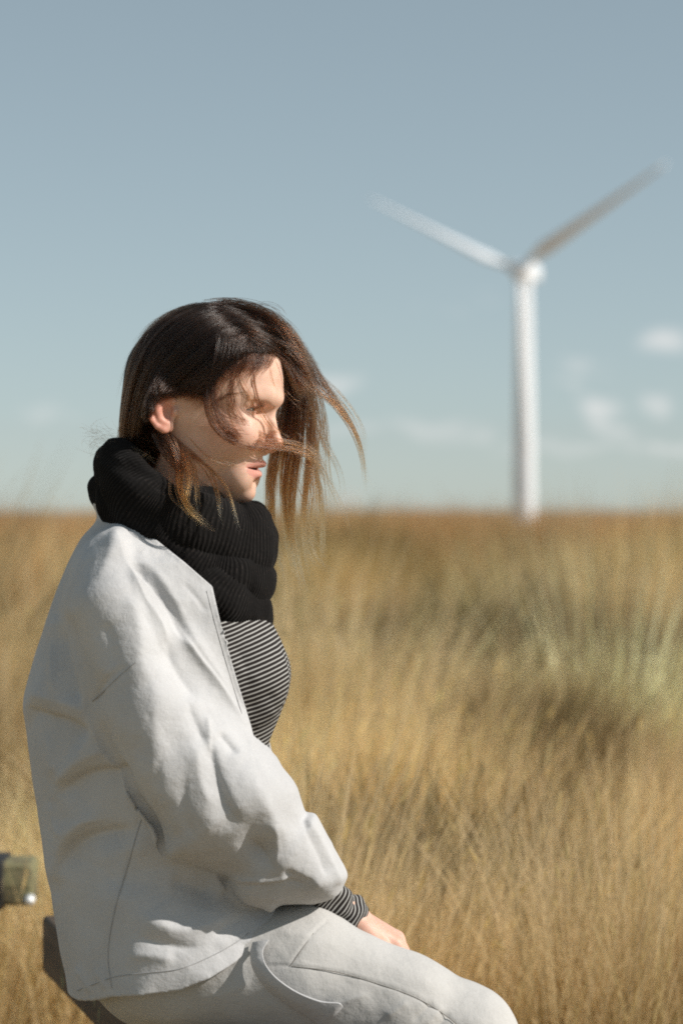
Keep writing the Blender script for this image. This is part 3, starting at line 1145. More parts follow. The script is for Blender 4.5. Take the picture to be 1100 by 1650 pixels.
def head_field(Q):
    p = head_local(Q)
    a = np.abs(p[:, 2])
    q = np.stack([p[:, 0], p[:, 1], a], -1)
    d = head_base(p)
    # brow, cheek bone, jaw angle
    d = smin(d, sd_chain(q, [np.array([446, 644, 8]), np.array([440, 641, 32]), np.array([416, 640, 60]), np.array([392, 650, 76])], [7, 7, 7, 6], 8), 16)
    d = smin(d, sd_ellip(q, (386, 702, 54), (40, 30, 26)), 34)
    d = smin(d, sd_ellip(q, (318, 735, 52), (36, 26, 18)), 30)
    d = smin(d, sd_ellip(q, (392, 768, 22), (22, 24, 24)), 22)
    # eye sockets
    d = smax(d, -sd_ellip(q, (431, 664, 50), (15, 8.5, 27)), 12)
    d = smax(d, -sd_ellip(q, (442, 668, 19), (9, 9, 8)), 7)
    # eyeball under its lids, cut by the lid opening
    lid = sd_ellip(q, EYE_C, (18.5, 18.5, 18.5))
    d = smin(d, lid, 4)
    d = smin(d, sd_chain(q, [EYE_C + np.array([14, -11, -12]), EYE_C + np.array([16, -9, 2]), EYE_C + np.array([8, -7, 17])], [3, 3.6, 3], 3), 6)
    ql = q - EYE_C
    slit_v = ql[:, 1] - (1.0 + 0.010 * ql[:, 2] ** 2 * 0.6)
    slit = np.maximum(np.abs(slit_v) - (3.2 * np.sqrt(np.clip(1 - (ql[:, 2] / 17.0) ** 2, 0, 1)) + 0.15), 5 - ql[:, 0])
    d = smax(d, -np.maximum(slit, np.linalg.norm(ql, axis=1) - 27), 1.5)
    d = np.minimum(d, np.linalg.norm(ql, axis=1) - 14.5)
    # nose
    d = smin(d, sd_chain(q, [np.array([437, 664, 0]), np.array([440, 682, 0]), np.array([446, 702, 0])], [5.5, 7, 8.5], 4), 11)
    d = smin(d, sd_ellip(q, (448.5, 714, 0), (11.5, 10, 12)), 7)
    d = smin(d, sd_ellip(q, (434, 722, 13), (12.5, 9, 7.5)), 6)
    d = smin(d, sd_capsule(q, (445, 724, 0), (432, 732, 0), 4.5, 4), 5)
    d = smax(d, -sd_ellip(q, (440, 731, 7), (6.5, 5, 3.8)), 3)
    # lips: they fall back towards the mouth corner
    uu = p[:, 0] + a * a / LIPK
    wid = np.clip(1 - (a / 40.0) ** 2, 0.02, 1) ** 0.5
    vv = p[:, 1] + 0.0012 * a * a
    def lip(uc, vc, ru, rv):
        k = np.sqrt(((uu - uc) / (ru * (0.55 + 0.45 * wid))) ** 2 + ((vv - vc) / (rv * wid)) ** 2)
        return np.maximum((k - 1) * rv * wid, a - 41)
    up_dip = 1.6 * np.exp(-(a / 4.5) ** 2)
    vv = vv - up_dip
    upper = lip(416, 747.5, 15.5, 7.0)
    vv = vv + up_dip
    lower = lip(410, 765, 14.5, 8.2)
    d = smin(d, upper, 6)
    d = smin(d, lower, 5)
    mouth = np.sqrt(((uu - 422) / 14) ** 2 + ((vv - 756.3) / (1.7 * wid + .3)) ** 2) - 1
    d = smax(d, -np.maximum(mouth * 1.9, a - 39), 2.2)
    # philtrum, hollow under the lip, chin
    d = smax(d, -sd_ellip(q, (437, 739, 0), (6, 7, 4)), 5)
    d = smax(d, -sd_ellip(q, (419, 779, 0), (8, 6, 18)), 6)
    d = smin(d, sd_ellip(q, (396, 795, 0), (17, 15, 20)), 9)
    d = smin(d, ear_field(q), 5)
    return d


# ------------------------------------------------------------------ limbs and trunk (mostly under clothes)
NEAR_SHOULDER = I3([(228, 965, 165)])[0]
NEAR_ELBOW = I3([(340, 1285, 205)])[0]
NEAR_WRIST = I3([(572, 1484, 66)])[0]
FAR_SHOULDER = I3([(235, 965, -165)])[0]
FAR_ELBOW = I3([(340, 1290, -225)])[0]
FAR_WRIST = I3([(556, 1490, -110)])[0]
NEAR_HIP, NEAR_KNEE = I3([(262, 1556, 112)])[0], I3([(745, 1678, 128)])[0]
FAR_HIP, FAR_KNEE = I3([(262, 1556, -112)])[0], I3([(736, 1690, -118)])[0]
NEAR_ANKLE = np.array([742, 2180, 130.0])
FAR_ANKLE = np.array([735, 2180, -120.0])
GROUND_V = 825 + CAM_Z / S0


def hand_field(Q, wrist, side):
    """a relaxed hand laid over the thigh, fingers curling down between the legs"""
    w = wrist
    kn = w + np.array([68, 33, -18.0 * side])          # middle knuckle
    ax = kn - w
    lat = np.array([0, 0.0, 1.0]) * side                 # across the palm, thumb side away
    d = None
    for j, off in enumerate((-30, -10, 10, 29)):
        k = kn + lat * off + np.array([-2 - abs(off) * 0.12, abs(off) * 0.10, 0])
        e = sd_capsule(Q, w + lat * off * 0.45, k, 19, 14.5)
        d = e if d is None else smin(d, e, 10)
    lens = ((44, 30, 24), (52, 34, 26), (48, 32, 25), (36, 24, 20))
    for j, off in enumerate((30, 10, -10, -29)):
        k = kn + lat * off + np.array([-2 - abs(off) * 0.12, abs(off) * 0.10, 0])
        l1, l2, l3 = lens[j]
        a = k
        for (ln, ang, r0, r1) in ((l1, 62, 13, 11.5), (l2, 92, 11.5, 10.5), (l3, 112, 10.5, 8.5)):
            t = math.radians(ang)
            b = a + ln * np.array([math.cos(t), math.sin(t), 0.0])
            d = smin(d, sd_capsule(Q, a, b, r0, r1), 5)
            a = b
    t0 = w + lat * 20 + np.array([14, 12, 0])
    t1 = t0 + np.array([26, 26, 14 * side]); t2 = t1 + np.array([22, 24, 2 * side]); t3 = t2 + np.array([14, 20, -4 * side])
    d = smin(d, sd_chain(Q, [t0, t1, t2, t3], [15, 13.5, 11.5, 9], 6), 8)
    return d


def trunk_field(Q):
    d = sd_capsule(Q, (292, 745, 0), (268, 880, 0), 58, 64)          # neck
    d = smin(d, sd_chain(Q, [NEAR_SHOULDER, np.array([262, 915, 0.]), FAR_SHOULDER], [46, 60, 46], 30), 40)
    d = smin(d, sd_ellip(Q, (268, 1050, 0), (118, 180, 190)), 40)
    d = smin(d, sd_ellip(Q, (262, 1310, 0), (105, 180, 155)), 60)
    d = smin(d, sd_ellip(Q, (262, 1530, 0), (112, 100, 180)), 50)
    return d


def limb_field(Q):
    d = sd_chain(Q, [NEAR_SHOULDER, NEAR_ELBOW, NEAR_WRIST], [50, 38, 25], 10)
    d = np.minimum(d, sd_chain(Q, [FAR_SHOULDER, FAR_ELBOW, FAR_WRIST], [56, 40, 25], 10))
    return d


def leg_field(Q):
    d = None
    for (h, k, a) in ((NEAR_HIP, NEAR_KNEE, NEAR_ANKLE), (FAR_HIP, FAR_KNEE, FAR_ANKLE)):
        e = sd_chain(Q, [h, k, k + (a - k) * 0.35, a], [64, 60, 54, 34], 14)
        foot = sd_capsule(Q, a + np.array([-8, 40, 0]), a + np.array([150, 58, 0]), 34, 24)
        e = smin(e, foot, 14)
        d = e if d is None else np.minimum(d, e)
    return d


def masked(f, Q, lo, hi, far_pad=25.0):
    """evaluate f only near its box; elsewhere return a safe distance to the box"""
    lo = np.asarray(lo, float); hi = np.asarray(hi, float)
    bd = np.linalg.norm(np.maximum(np.maximum(lo - Q, Q - hi), 0), axis=1)
    d = bd + far_pad
    m = bd < far_pad
    if m.any():
        d[m] = f(Q[m])
    return d


def body_field(Q):
    d = masked(head_field, Q, (190, 480, -125), (475, 830, 125), 30)
    tl = smin(masked(trunk_field, Q, (120, 700, -290), (420, 1660, 290), 60), masked(limb_field, Q, (150, 880, -300), (640, 1530, 300), 30), 14)
    # the trunk stays well inside the jacket
    m = (Q[:, 1] > 860) & (Q[:, 0] < 520) & (tl < 20)
    if m.any():
        tl[m] = smax(tl[m], jacket_raw(Q[m]) + 34 * smoothstep(860, 930, Q[m, 1]), 10)
    d = smin(d, tl, 30)
    d = smin(d, masked(leg_field, Q, (150, 1440, -230), (960, 2300, 230), 30), 20)
    nw, fw = NEAR_WRIST, FAR_WRIST
    d = smin(d, masked(lambda q: hand_field(q, nw, 1), Q, nw + (-30, -40, -90), nw + (150, 190, 90), 20), 8)
    d = smin(d, masked(lambda q: hand_field(q, fw, -1), Q, fw + (-30, -40, -90), fw + (150, 190, 90), 20), 8)
    return d


def skin_material():
    m, t, b = mat_new('skin')
    geo = node(t, 'ShaderNodeNewGeometry')
    lips = node(t, 'ShaderNodeAttribute', attribute_name='lips')
    redness = node(t, 'ShaderNodeAttribute', attribute_name='redness')
    n1 = node(t, 'ShaderNodeTexNoise', Scale=45.0, Detail=6.0)
    t.links.new(geo.outputs['Position'], n1.inputs['Vector'])
    c = ramp(t, n1.outputs['Fac'], [(0.3, (0.56, 0.335, 0.245)), (0.5, (0.64, 0.41, 0.31)), (0.7, (0.69, 0.46, 0.36))])
    m1 = node(t, 'ShaderNodeMix', data_type='RGBA')
    t.links.new(redness.outputs['Fac'], m1.inputs['Factor'])
    t.links.new(c, m1.inputs['A']); m1.inputs['B'].default_value = (0.60, 0.24, 0.17, 1)
    m2 = node(t, 'ShaderNodeMix', data_type='RGBA')
    t.links.new(lips.outputs['Fac'], m2.inputs['Factor'])
    t.links.new(m1.outputs['Result'], m2.inputs['A']); m2.inputs['B'].default_value = (0.55, 0.26, 0.21, 1)
    t.links.new(m2.outputs['Result'], b.inputs['Base Color'])
    b.inputs['Roughness'].default_value = 0.5
    b.inputs['Specular IOR Level'].default_value = 0.4
    b.inputs['Subsurface Weight'].default_value = 0.22
    b.inputs['Subsurface Radius'].default_value = (1.0, 0.35, 0.2)
    b.inputs['Subsurface Scale'].default_value = 0.006
    n2 = node(t, 'ShaderNodeTexNoise', Scale=700.0, Detail=3.0)
    t.links.new(geo.outputs['Position'], n2.inputs['Vector'])
    t.links.new(bump(t, n2.outputs['Fac'], 0.12, 0.001), b.inputs['Normal'])
    return m


def build_body():
    gu = axis_steps(140, 930, [(245, 470, 1.9), (575, 660, 4)], 11)
    gv = axis_steps(485, 2285, [(560, 815, 1.8), (1440, 1560, 4)], 12)
    gl = axis_steps(-300, 300, [(-30, 130, 1.9)], 11)
    V, F = mesh_field(body_field, gu, gv, gl)
    p = head_local(V)
    a = np.abs(p[:, 2])
    uu = p[:, 0] + a * a / LIPK
    wid = np.clip(1 - (a / 40.0) ** 2, 0, 1) ** 0.5
    vc = p[:, 1] + 0.0012 * a * a
    lips = smoothstep(395, 404, uu) * smoothstep(40, 36, a) * smoothstep(756 - 13.5 * wid - 1, 756 - 13.5 * wid + 2.0, vc) * (1 - smoothstep(757 + 15 * wid, 757 + 15 * wid + 4, vc))
    redness = 0.40 * np.exp(-(((p[:, 0] - 395) / 40) ** 2 + ((p[:, 1] - 708) / 26) ** 2 + ((a - 62) / 40) ** 2))
    redness += 0.35 * np.exp(-(((p[:, 0] - 450) / 16) ** 2 + ((p[:, 1] - 716) / 14) ** 2 + (a / 20) ** 2))
    redness += 0.75 * smoothstep(318, 296, p[:, 0]) * smoothstep(720, 700, p[:, 1]) * smoothstep(100, 108, a) * smoothstep(620, 640, p[:, 1])  # ear coloured redder, for light shining through it
    eyesock = np.exp(-(((p[:, 1] - 662) / 12) ** 2 + ((a - 46) / 22) ** 2)) * smoothstep(400, 415, p[:, 0])
    redness += 0.45 * eyesock
    hand = smoothstep(1440, 1470, V[:, 1]) * smoothstep(560, 590, V[:, 0])
    redness = np.clip(redness + 0.25 * hand, 0, 0.9)
    o = mesh_obj('person', QW(V), F, skin_material(), None, True, {'lips': lips, 'redness': redness})
    tag(o, 'seated woman in pale linen jacket and black snood, hair blown across her face', 'person')
    return o




def build_eye():
    wm, t, b = mat_new('eyeball')
    at = node(t, 'ShaderNodeAttribute', attribute_name='iris')
    t.links.new(ramp(t, at.outputs['Fac'], [(0.0, (0.008, 0.006, 0.005)), (0.18, (0.01, 0.008, 0.006)), (0.22, (0.07, 0.045, 0.025)), (0.46, (0.05, 0.035, 0.02)), (0.52, (0.40, 0.36, 0.34)), (1.0, (0.38, 0.32, 0.30))]), b.inputs['Base Color'])
    b.inputs['Roughness'].default_value = 0.12
    n, m_ = 40, 24
    for s in (1, -1):
        V, iris = [], []
        for i in range(m_ + 1):
            for j in range(n):
                th = math.pi * i / m_
                ph = 2 * math.pi * j / n
                V.append((math.cos(th), math.sin(th) * math.cos(ph), math.sin(th) * math.sin(ph)))
                iris.append(min(1, th / 1.1))
        V = np.array(V) * 15.4
        F = [(i * n + j, i * n + (j + 1) % n, (i + 1) * n + (j + 1) % n, (i + 1) * n + j) for i in range(m_) for j in range(n)]
        V = V + EYE_C * np.array([1, 1, s])
        mesh_obj('eye', QW(head_world(V)), np.array(F), wm, PERSON, True, {'iris': np.array(iris)})


# ================================================================== the woman: clothes
def linen_material(name, c0, c1, scale=1.0, weave=900.0):
    m, t, b = mat_new(name)
    geo = node(t, 'ShaderNodeNewGeometry')
    n1 = node(t, 'ShaderNodeTexNoise', Scale=7.0, Detail=7.0, Roughness=0.6)
    t.links.new(geo.outputs['Position'], n1.inputs['Vector'])
    # slubs of the weave: stretched noise in two directions
    def slub(sx, sz, s):
        mp_ = node(t, 'ShaderNodeMapping')
        mp_.inputs['Scale'].default_value = (sx, 1.0, sz)
        t.links.new(geo.outputs['Position'], mp_.inputs['Vector'])
        n = node(t, 'ShaderNodeTexNoise', Scale=s, Detail=3.0)
        t.links.new(mp_.outputs[0], n.inputs['Vector'])
        return n.outputs['Fac']
    a = slub(1.0, 9.0, 170.0)
    c = slub(9.0, 1.0, 170.0)
    ad = node(t, 'ShaderNodeMath', operation='ADD')
    t.links.new(a, ad.inputs[0]); t.links.new(c, ad.inputs[1])
    ad2 = node(t, 'ShaderNodeMath', operation='MULTIPLY_ADD')
    t.links.new(ad.outputs[0], ad2.inputs[0]); ad2.inputs[1].default_value = 0.35
    t.links.new(n1.outputs['Fac'], ad2.inputs[2])
    t.links.new(ramp(t, ad2.outputs[0], [(0.62, c0), (1.08, c1)]), b.inputs['Base Color'])
    b.inputs['Roughness'].default_value = 0.9
    b.inputs['Specular IOR Level'].default_value = 0.15
    b.inputs['Sheen Weight'].default_value = 0.12
    b.inputs['Sheen Roughness'].default_value = 0.5
    n2 = node(t, 'ShaderNodeTexNoise', Scale=42.0, Detail=5.0, Roughness=0.55)
    t.links.new(geo.outputs['Position'], n2.inputs['Vector'])
    n3 = node(t, 'ShaderNodeTexNoise', noise_type='RIDGED_MULTIFRACTAL', Scale=13.0, Detail=4.0)
    t.links.new(geo.outputs['Position'], n3.inputs['Vector'])
    nb = bump(t, n2.outputs['Fac'], 0.42, 0.006, bump(t, n3.outputs['Fac'], 0.28, 0.004))
    t.links.new(bump(t, ad.outputs[0], 0.16, 0.001, nb), b.inputs['Normal'])
    return m


LINEN = linen_material('pale_linen', (0.405, 0.401, 0.403), (0.495, 0.492, 0.494))
TROUSER = linen_material('stone_cotton', (0.40, 0.388, 0.37), (0.48, 0.468, 0.45))


def poly_dist(Q2, pts):
    """distance to an open polyline, signed side (+ = left of travel) and position along it 0..1"""
    pts = np.asarray(pts, float)
    seg = np.linalg.norm(np.diff(pts, axis=0), axis=1)
    cum = np.concatenate([[0], np.cumsum(seg)])
    best = np.full(len(Q2), 1e18); side = np.zeros(len(Q2)); along = np.zeros(len(Q2))
    for i in range(len(pts) - 1):
        a, e = pts[i], pts[i + 1] - pts[i]
        w = Q2 - a
        h = np.clip((w @ e) / (e @ e), 0, 1)
        r = w - h[:, None] * e
        d = (r * r).sum(1)
        m = d < best
        best[m] = d[m]
        side[m] = np.sign(e[0] * w[m, 1] - e[1] * w[m, 0])
        along[m] = (cum[i] + h[m] * seg[i]) / cum[-1]
    return np.sqrt(best), side, along


def folds_disp(V, folds, blobs):
    """height (px) of all folds at Q points V (folds are given in photograph pixels on the near side)"""
    k = D0 / (D0 - V[:, 2] * S0)
    uv = np.stack([550 + (V[:, 0] - 550) * k, 825 + (V[:, 1] - 825) * k], -1)
    out = np.zeros(len(V))
    for f in folds:
        pts, A, s = f[0], f[1], f[2]
        s2 = f[3] if len(f) > 3 else s
        line = catmull(pts, 6)
        lo, hi = line.min(0) - 5 * max(s, s2), line.max(0) + 5 * max(s, s2)
        m = ((uv > lo) & (uv < hi)).all(1)
        if not m.any():
            continue
        d, sd, al = poly_dist(uv[m], line)
        sg = np.where(sd > 0, s, s2)
        e0 = f[4] if len(f) > 4 else 0.25
        tap = smoothstep(-0.02, e0, al) * smoothstep(1.02, 1 - e0, al)
        c_ = f[5] if len(f) > 5 else 0.3
        out[m] += A * np.exp(-(np.sqrt((1.3 * d / sg) ** 2 + c_ ** 2) - c_)) * tap
    for (c, r, A) in blobs:
        q = (uv - np.array(c)) / np.array(r)
        out += A * np.exp(-(q * q).sum(1))
    return out


def subdivided(name, V, F):
    """Catmull-Clark once; returns world positions, normals and quads"""
    o = mesh_obj(name, V, F, None)
    sd = o.modifiers.new('finer', 'SUBSURF'); sd.levels = 1; sd.render_levels = 1
    dg = bpy.context.evaluated_depsgraph_get()
    me = o.evaluated_get(dg).to_mesh()
    n = len(me.vertices)
    co = np.empty(n * 3, np.float32); me.vertices.foreach_get('co', co)
    nl = len(me.loops)
    fi = np.empty(nl, np.int32); me.loops.foreach_get('vertex_index', fi)
    base = o.data
    bpy.data.objects.remove(o)
    bpy.data.meshes.remove(base)
    co = co.reshape(-1, 3).astype(float)
    fi = fi.reshape(-1, 4)
    return co, vert_normals(co, fi), fi


# ------------------------------------------------------------------ jacket
TORSO = catmull([(152, 800), (157, 835), (132, 868), (108, 915), (90, 960), (70, 1022), (50, 1085), (40, 1135), (46, 1188), (56, 1260), (69, 1340),
                 (83, 1420), (97, 1500), (108, 1560), (115, 1610), (122, 1680), (160, 1700), (300, 1690), (430, 1690), (520, 1640), (545, 1570), (520, 1480), (450, 1405), (440, 1330), (470, 1260), (520, 1190),
                 (500, 1090), (472, 1010), (440, 940), (395, 880), (320, 815), (230, 770)], 5, True)
SLEEVE_L = 200.0
SLEEVE_IMG = catmull([(185, 843), (150, 858), (118, 888), (98, 935), (93, 985), (108, 1015), (122, 1053), (133, 1080), (141, 1115), (150, 1156), (172, 1195), (206, 1251), (229, 1284),
                      (249, 1309), (264, 1338), (270, 1374), (292, 1388), (332, 1402), (366, 1414), (371, 1436), (384, 1454), (402, 1463), (455, 1465), (508, 1466),
                      (540, 1456), (556, 1434), (560, 1416), (546, 1388), (527, 1353), (513, 1325), (504, 1315), (492, 1314), (485, 1293), (475, 1265), (455, 1238), (430, 1204),
                      (400, 1172), (366, 1135), (326, 1080), (290, 1020), (256, 955), (228, 890), (208, 855)], 4, True)
SLEEVE_Q = I2(SLEEVE_IMG, SLEEVE_L)[:, :2]
F_TORSO = Field2(TORSO)
F_SLEEVE = Field2(SLEEVE_Q)
# what is cut away: beyond the collar and lapel edge, beyond the near front edge below the cuff, below the hem
CUT_IMG = np.array([(60, 700), (140, 800), (166, 834), (184, 842), (207, 847), (250, 871), (296, 905), (342, 945), (358, 1010), (381, 1090), (398, 1146), (412, 1190), (432, 1260), (452, 1380),
                    (449, 1465), (433, 1525), (430, 1521), (404, 1526), (380, 1545), (342, 1566), (292, 1586), (232, 1593), (186, 1599), (152, 1612), (119, 1622),
                    (60, 1628), (-200, 1628), (-200, 2000), (900, 2000), (900, 700)], float)
CUT_Q = I2(CUT_IMG, 190.0)[:, :2]
F_CUT = Field2(CUT_Q, 20)


def torso_T(v):
    return np.interp(v, [790, 840, 900, 960, 1100, 1300, 1450, 1560, 1650], [100, 150, 224, 232, 217, 200, 224, 246, 250])


def sleeve_mid(q):
    """middle depth of the near sleeve: out from the shoulder, in again at the cuff"""
    t = np.clip(((q[:, 0] - 190) * 0.55 + (q[:, 1] - 880) * 0.835) / 700.0, -0.1, 1.1)
    return np.interp(t, [-0.1, 0.12, 0.35, 0.62, 0.85, 1.1], [95, 122, 158, 198, 150, 100])


def sleeve_thick(q):
    t = np.clip(((q[:, 0] - 190) * 0.55 + (q[:, 1] - 880) * 0.835) / 700.0, -0.1, 1.1)
    return np.interp(t, [-0.1, 0.12, 0.35, 0.62, 0.85, 1.1], [130, 136, 138, 112, 98, 82])


def sleeve_field(Q):
    s = -F_SLEEVE(Q[:, :2])
    lm = sleeve_mid(Q)
    R = 84.0
    T = sleeve_thick(Q)
    e = np.maximum(1 - s / R, 0)
    F = np.sqrt(e * e + ((Q[:, 2] - lm) / T) ** 2) - 1
    return F * 72


def torso_field(Q):
    s = -F_TORSO(Q[:, :2])
    T = torso_T(Q[:, 1])
    R = 205.0
    e = np.maximum(1 - s / R, 0)
    F = (e ** 2.2 + np.abs(Q[:, 2] / T) ** 2.2) ** (1 / 2.2) - 1
    return F * 125


def crease_k(Q):
    keel = np.interp(Q[:, 1], [900, 1400], [212, 292])
    return 11 + 10 * smoothstep(keel - 20, keel + 60, Q[:, 0]) * (1 - smoothstep(1180, 1290, Q[:, 1]))


def jacket_raw(Q):
    Qf = Q.copy()
    d = torso_field(Q)
    d = smin(d, masked(sleeve_field, Q, (80, 830, 20), (575, 1480, 330), 40), crease_k(Q))
    Qm = Q.copy(); Qm[:, 2] = -Qm[:, 2] - 18; Qm[:, 0] += 34; Qm[:, 1] -= 48     # far sleeve, hidden behind
    d = smin(d, masked(sleeve_field, Qm, (80, 830, 20), (575, 1480, 330), 40), 14)
    return d


def cut_field(Q):
    """negative where the jacket is cut away; the sleeve below the elbow is never cut"""
    return F_CUT(Q[:, :2])


def jacket_field(Q):
    d = torso_field(Q)
    c = -F_CUT(Q[:, :2])
    d = np.maximum(d, c)
    d = smin(d, masked(sleeve_field, Q, (80, 830, 20), (575, 1480, 330), 40), 9)
    Qm = Q.copy(); Qm[:, 2] = -Qm[:, 2] - 18; Qm[:, 0] += 34; Qm[:, 1] -= 48
    return smin(d, masked(sleeve_field, Qm, (80, 830, 20), (575, 1480, 330), 40), 14)


PERSON = build_body()
build_eye()

FOLDS = [
    # the big planes: sleeve keel, lapel roll, seat
    ([(196, 900), (204, 960), (214, 1040), (226, 1120), (240, 1210), (262, 1310), (284, 1392)], 20, 130, 60, .12, .25),
    ([(228, 1420), (218, 1500), (212, 1600), (210, 1680)], 8, 120, 90, .15, .3),
    ([(300, 1180), (330, 1270), (352, 1340)], 10, 60, 40, .3, .3),
    # shoulder and lapel
    ([(186, 846), (192, 885), (204, 918), (224, 955), (250, 1003), (264, 1040)], 8, 14, 7, .1, .25),
    ([(196, 905), (222, 922), (252, 955), (280, 1005), (302, 1046)], -22, 8, 36, .25),
    ([(205, 886), (244, 915), (280, 965), (310, 1025), (348, 1085), (384, 1140)], 11, 20, 16),
    ([(250, 965), (285, 1012), (305, 1052), (334, 1092), (372, 1142), (405, 1185)], 11, 10, 13),
    ([(262, 1034), (280, 1072), (304, 1105), (322, 1132)], -10, 26, 9),
    ([(292, 935), (320, 965), (336, 990)], -3, 5, 5),
    ([(345, 960), (362, 1020), (384, 1095), (408, 1165)], 4, 7, 7),
    # upper sleeve
    ([(148, 940), (160, 1000), (172, 1060), (196, 1110)], 7, 26, 26),
    ([(196, 960), (214, 1010), (226, 1060), (236, 1110)], 8, 16, 22),
    ([(176, 1000), (190, 1040), (196, 1085)], -5, 9, 9),
    ([(215, 1070), (190, 1092), (162, 1118), (146, 1130)], -4, 4, 6),
    ([(236, 1060), (250, 1130), (258, 1200), (276, 1290), (300, 1350)], 8, 18, 26),
    ([(300, 1130), (318, 1170), (330, 1205)], -6, 16, 6),
    ([(332, 1150), (336, 1190), (340, 1220)], 5, 5, 6),
    ([(352, 1178), (368, 1196), (384, 1216)], -8, 12, 5),
    ([(338, 1178), (343, 1225), (354, 1265), (368, 1300), (388, 1332)], -12, 26, 8),
    ([(318, 1200), (326, 1260), (345, 1305)], 4, 10, 10),
    ([(392, 1230), (420, 1290), (444, 1330), (470, 1370)], 7, 22, 24),
    ([(262, 1200), (266, 1260), (276, 1310), (290, 1350)], -4, 7, 7),
    ([(300, 1240), (302, 1290), (310, 1330), (318, 1356)], -4, 8, 8),
    # elbow and cuff
    ([(372, 1412), (402, 1420), (436, 1421), (470, 1416)], 7, 6, 4, .15),
    ([(384, 1425), (420, 1428), (462, 1425), (505, 1432)], -9, 7, 8),
    ([(455, 1405), (480, 1415), (512, 1427)], -7, 9, 9),
    ([(382, 1442), (420, 1444), (462, 1446)], 5, 9, 9),
    ([(492, 1316), (512, 1352), (532, 1392), (548, 1426)], 5, 6, 12, .1),
    ([(484, 1312), (500, 1350), (516, 1385), (524, 1410)], -4, 5, 8, .1),
    ([(344, 1402), (352, 1424), (366, 1438)], 8, 8, 8),
    ([(430, 1318), (440, 1345), (446, 1375), (440, 1402)], 7, 6, 9),
    # back panel
    ([(38, 1140), (72, 1152), (112, 1162), (150, 1182)], -18, 40, 7, .15),
    ([(40, 1118), (78, 1126), (120, 1136), (146, 1150)], 9, 12, 34),
    ([(99, 1000), (110, 1045), (124, 1095), (140, 1145)], -14, 26, 8),
    ([(93, 985), (86, 1040), (92, 1100), (102, 1130)], 7, 10, 8),
    ([(96, 1285), (118, 1262), (152, 1243), (196, 1238), (226, 1240)], -14, 40, 7),
    ([(92, 1268), (118, 1238), (150, 1215), (186, 1206)], 9, 14, 26),
    ([(100, 1412), (114, 1370), (146, 1346), (186, 1337), (228, 1338)], -16, 44, 7),
    ([(94, 1440), (99, 1390), (116, 1348), (148, 1322), (186, 1312)], 11, 12, 24),
    ([(94, 1420), (99, 1470), (106, 1520), (112, 1570)], 6, 9, 7),
    ([(84, 1290), (96, 1330), (112, 1352)], 6, 8, 8),
    ([(70, 1180), (84, 1215), (92, 1250)], 4, 6, 8),
    ([(150, 1390), (200, 1372), (250, 1368)], 4, 22, 22),
    # seat of the jacket over the hip
    ([(226, 1452), (240, 1480), (282, 1500), (335, 1492), (390, 1466)], 13, 26, 26, .3),
    ([(222, 1508), (256, 1519), (300, 1527), (330, 1524)], -7, 9, 9, .4),
    ([(205, 1540), (240, 1540), (285, 1548)], 6, 14, 14),
    ([(270, 1420), (310, 1424), (350, 1440)], -10, 18, 14),
    ([(340, 1512), (362, 1494), (392, 1480)], -4, 8, 8),
    ([(438, 1450), (433, 1480), (426, 1505), (418, 1532)], 14, 20, 10, .1),
    ([(345, 1530), (375, 1515), (400, 1500)], 3, 8, 8),
    ([(122, 1560), (138, 1575), (150, 1600)], 4, 8, 8),
    ([(160, 1560), (170, 1580), (176, 1598)], 3, 8, 8),
    # seam from the armhole to the hem
    ([(232, 1300), (222, 1340), (205, 1400), (187, 1460), (177, 1510), (175, 1550), (182, 1597)], -1.6, 2.2, 2.2, .05),
    ([(226, 1300), (216, 1340), (199, 1400), (181, 1460), (171, 1510), (169, 1550), (176, 1597)], 0.9, 4, 4, .05),
]
BLOBS = [((422, 1378), (26, 24), -22), ((405, 1352), (24, 26), -7), ((300, 1372), (26, 16), 5), ((250, 1010), (20, 40), 3), ((325, 1440), (34, 20), -8),
         ((200, 1440), (40, 60), 5), ((140, 1470), (22, 60), -4)]


def relax(V, E, m, n, lam=0.5):
    """even out the vertices m along the edges E"""
    V = V.copy()
    cnt = np.bincount(E.ravel(), minlength=len(V)).astype(float)
    for _ in range(n):
        s = np.zeros_like(V)
        for a in range(3):
            s[:, a] = np.bincount(E[:, 0], V[E[:, 1], a], len(V)) + np.bincount(E[:, 1], V[E[:, 0], a], len(V))
        k = m & (cnt > 0)
        V[k] += lam * (s[k] / cnt[k, None] - V[k])
    return V


def snap_cut(V, m, at=0.0):
    for _ in range(3):
        q = V[m]
        d = F_CUT(q[:, :2]) - at
        e = 1.5
        gx = (F_CUT(q[:, :2] + (e, 0)) - F_CUT(q[:, :2] - (e, 0))) / (2 * e)
        gy = (F_CUT(q[:, :2] + (0, e)) - F_CUT(q[:, :2] - (0, e))) / (2 * e)
        g2 = np.maximum(gx * gx + gy * gy, 0.2)
        V[m, 0] -= d * gx / g2
        V[m, 1] -= d * gy / g2


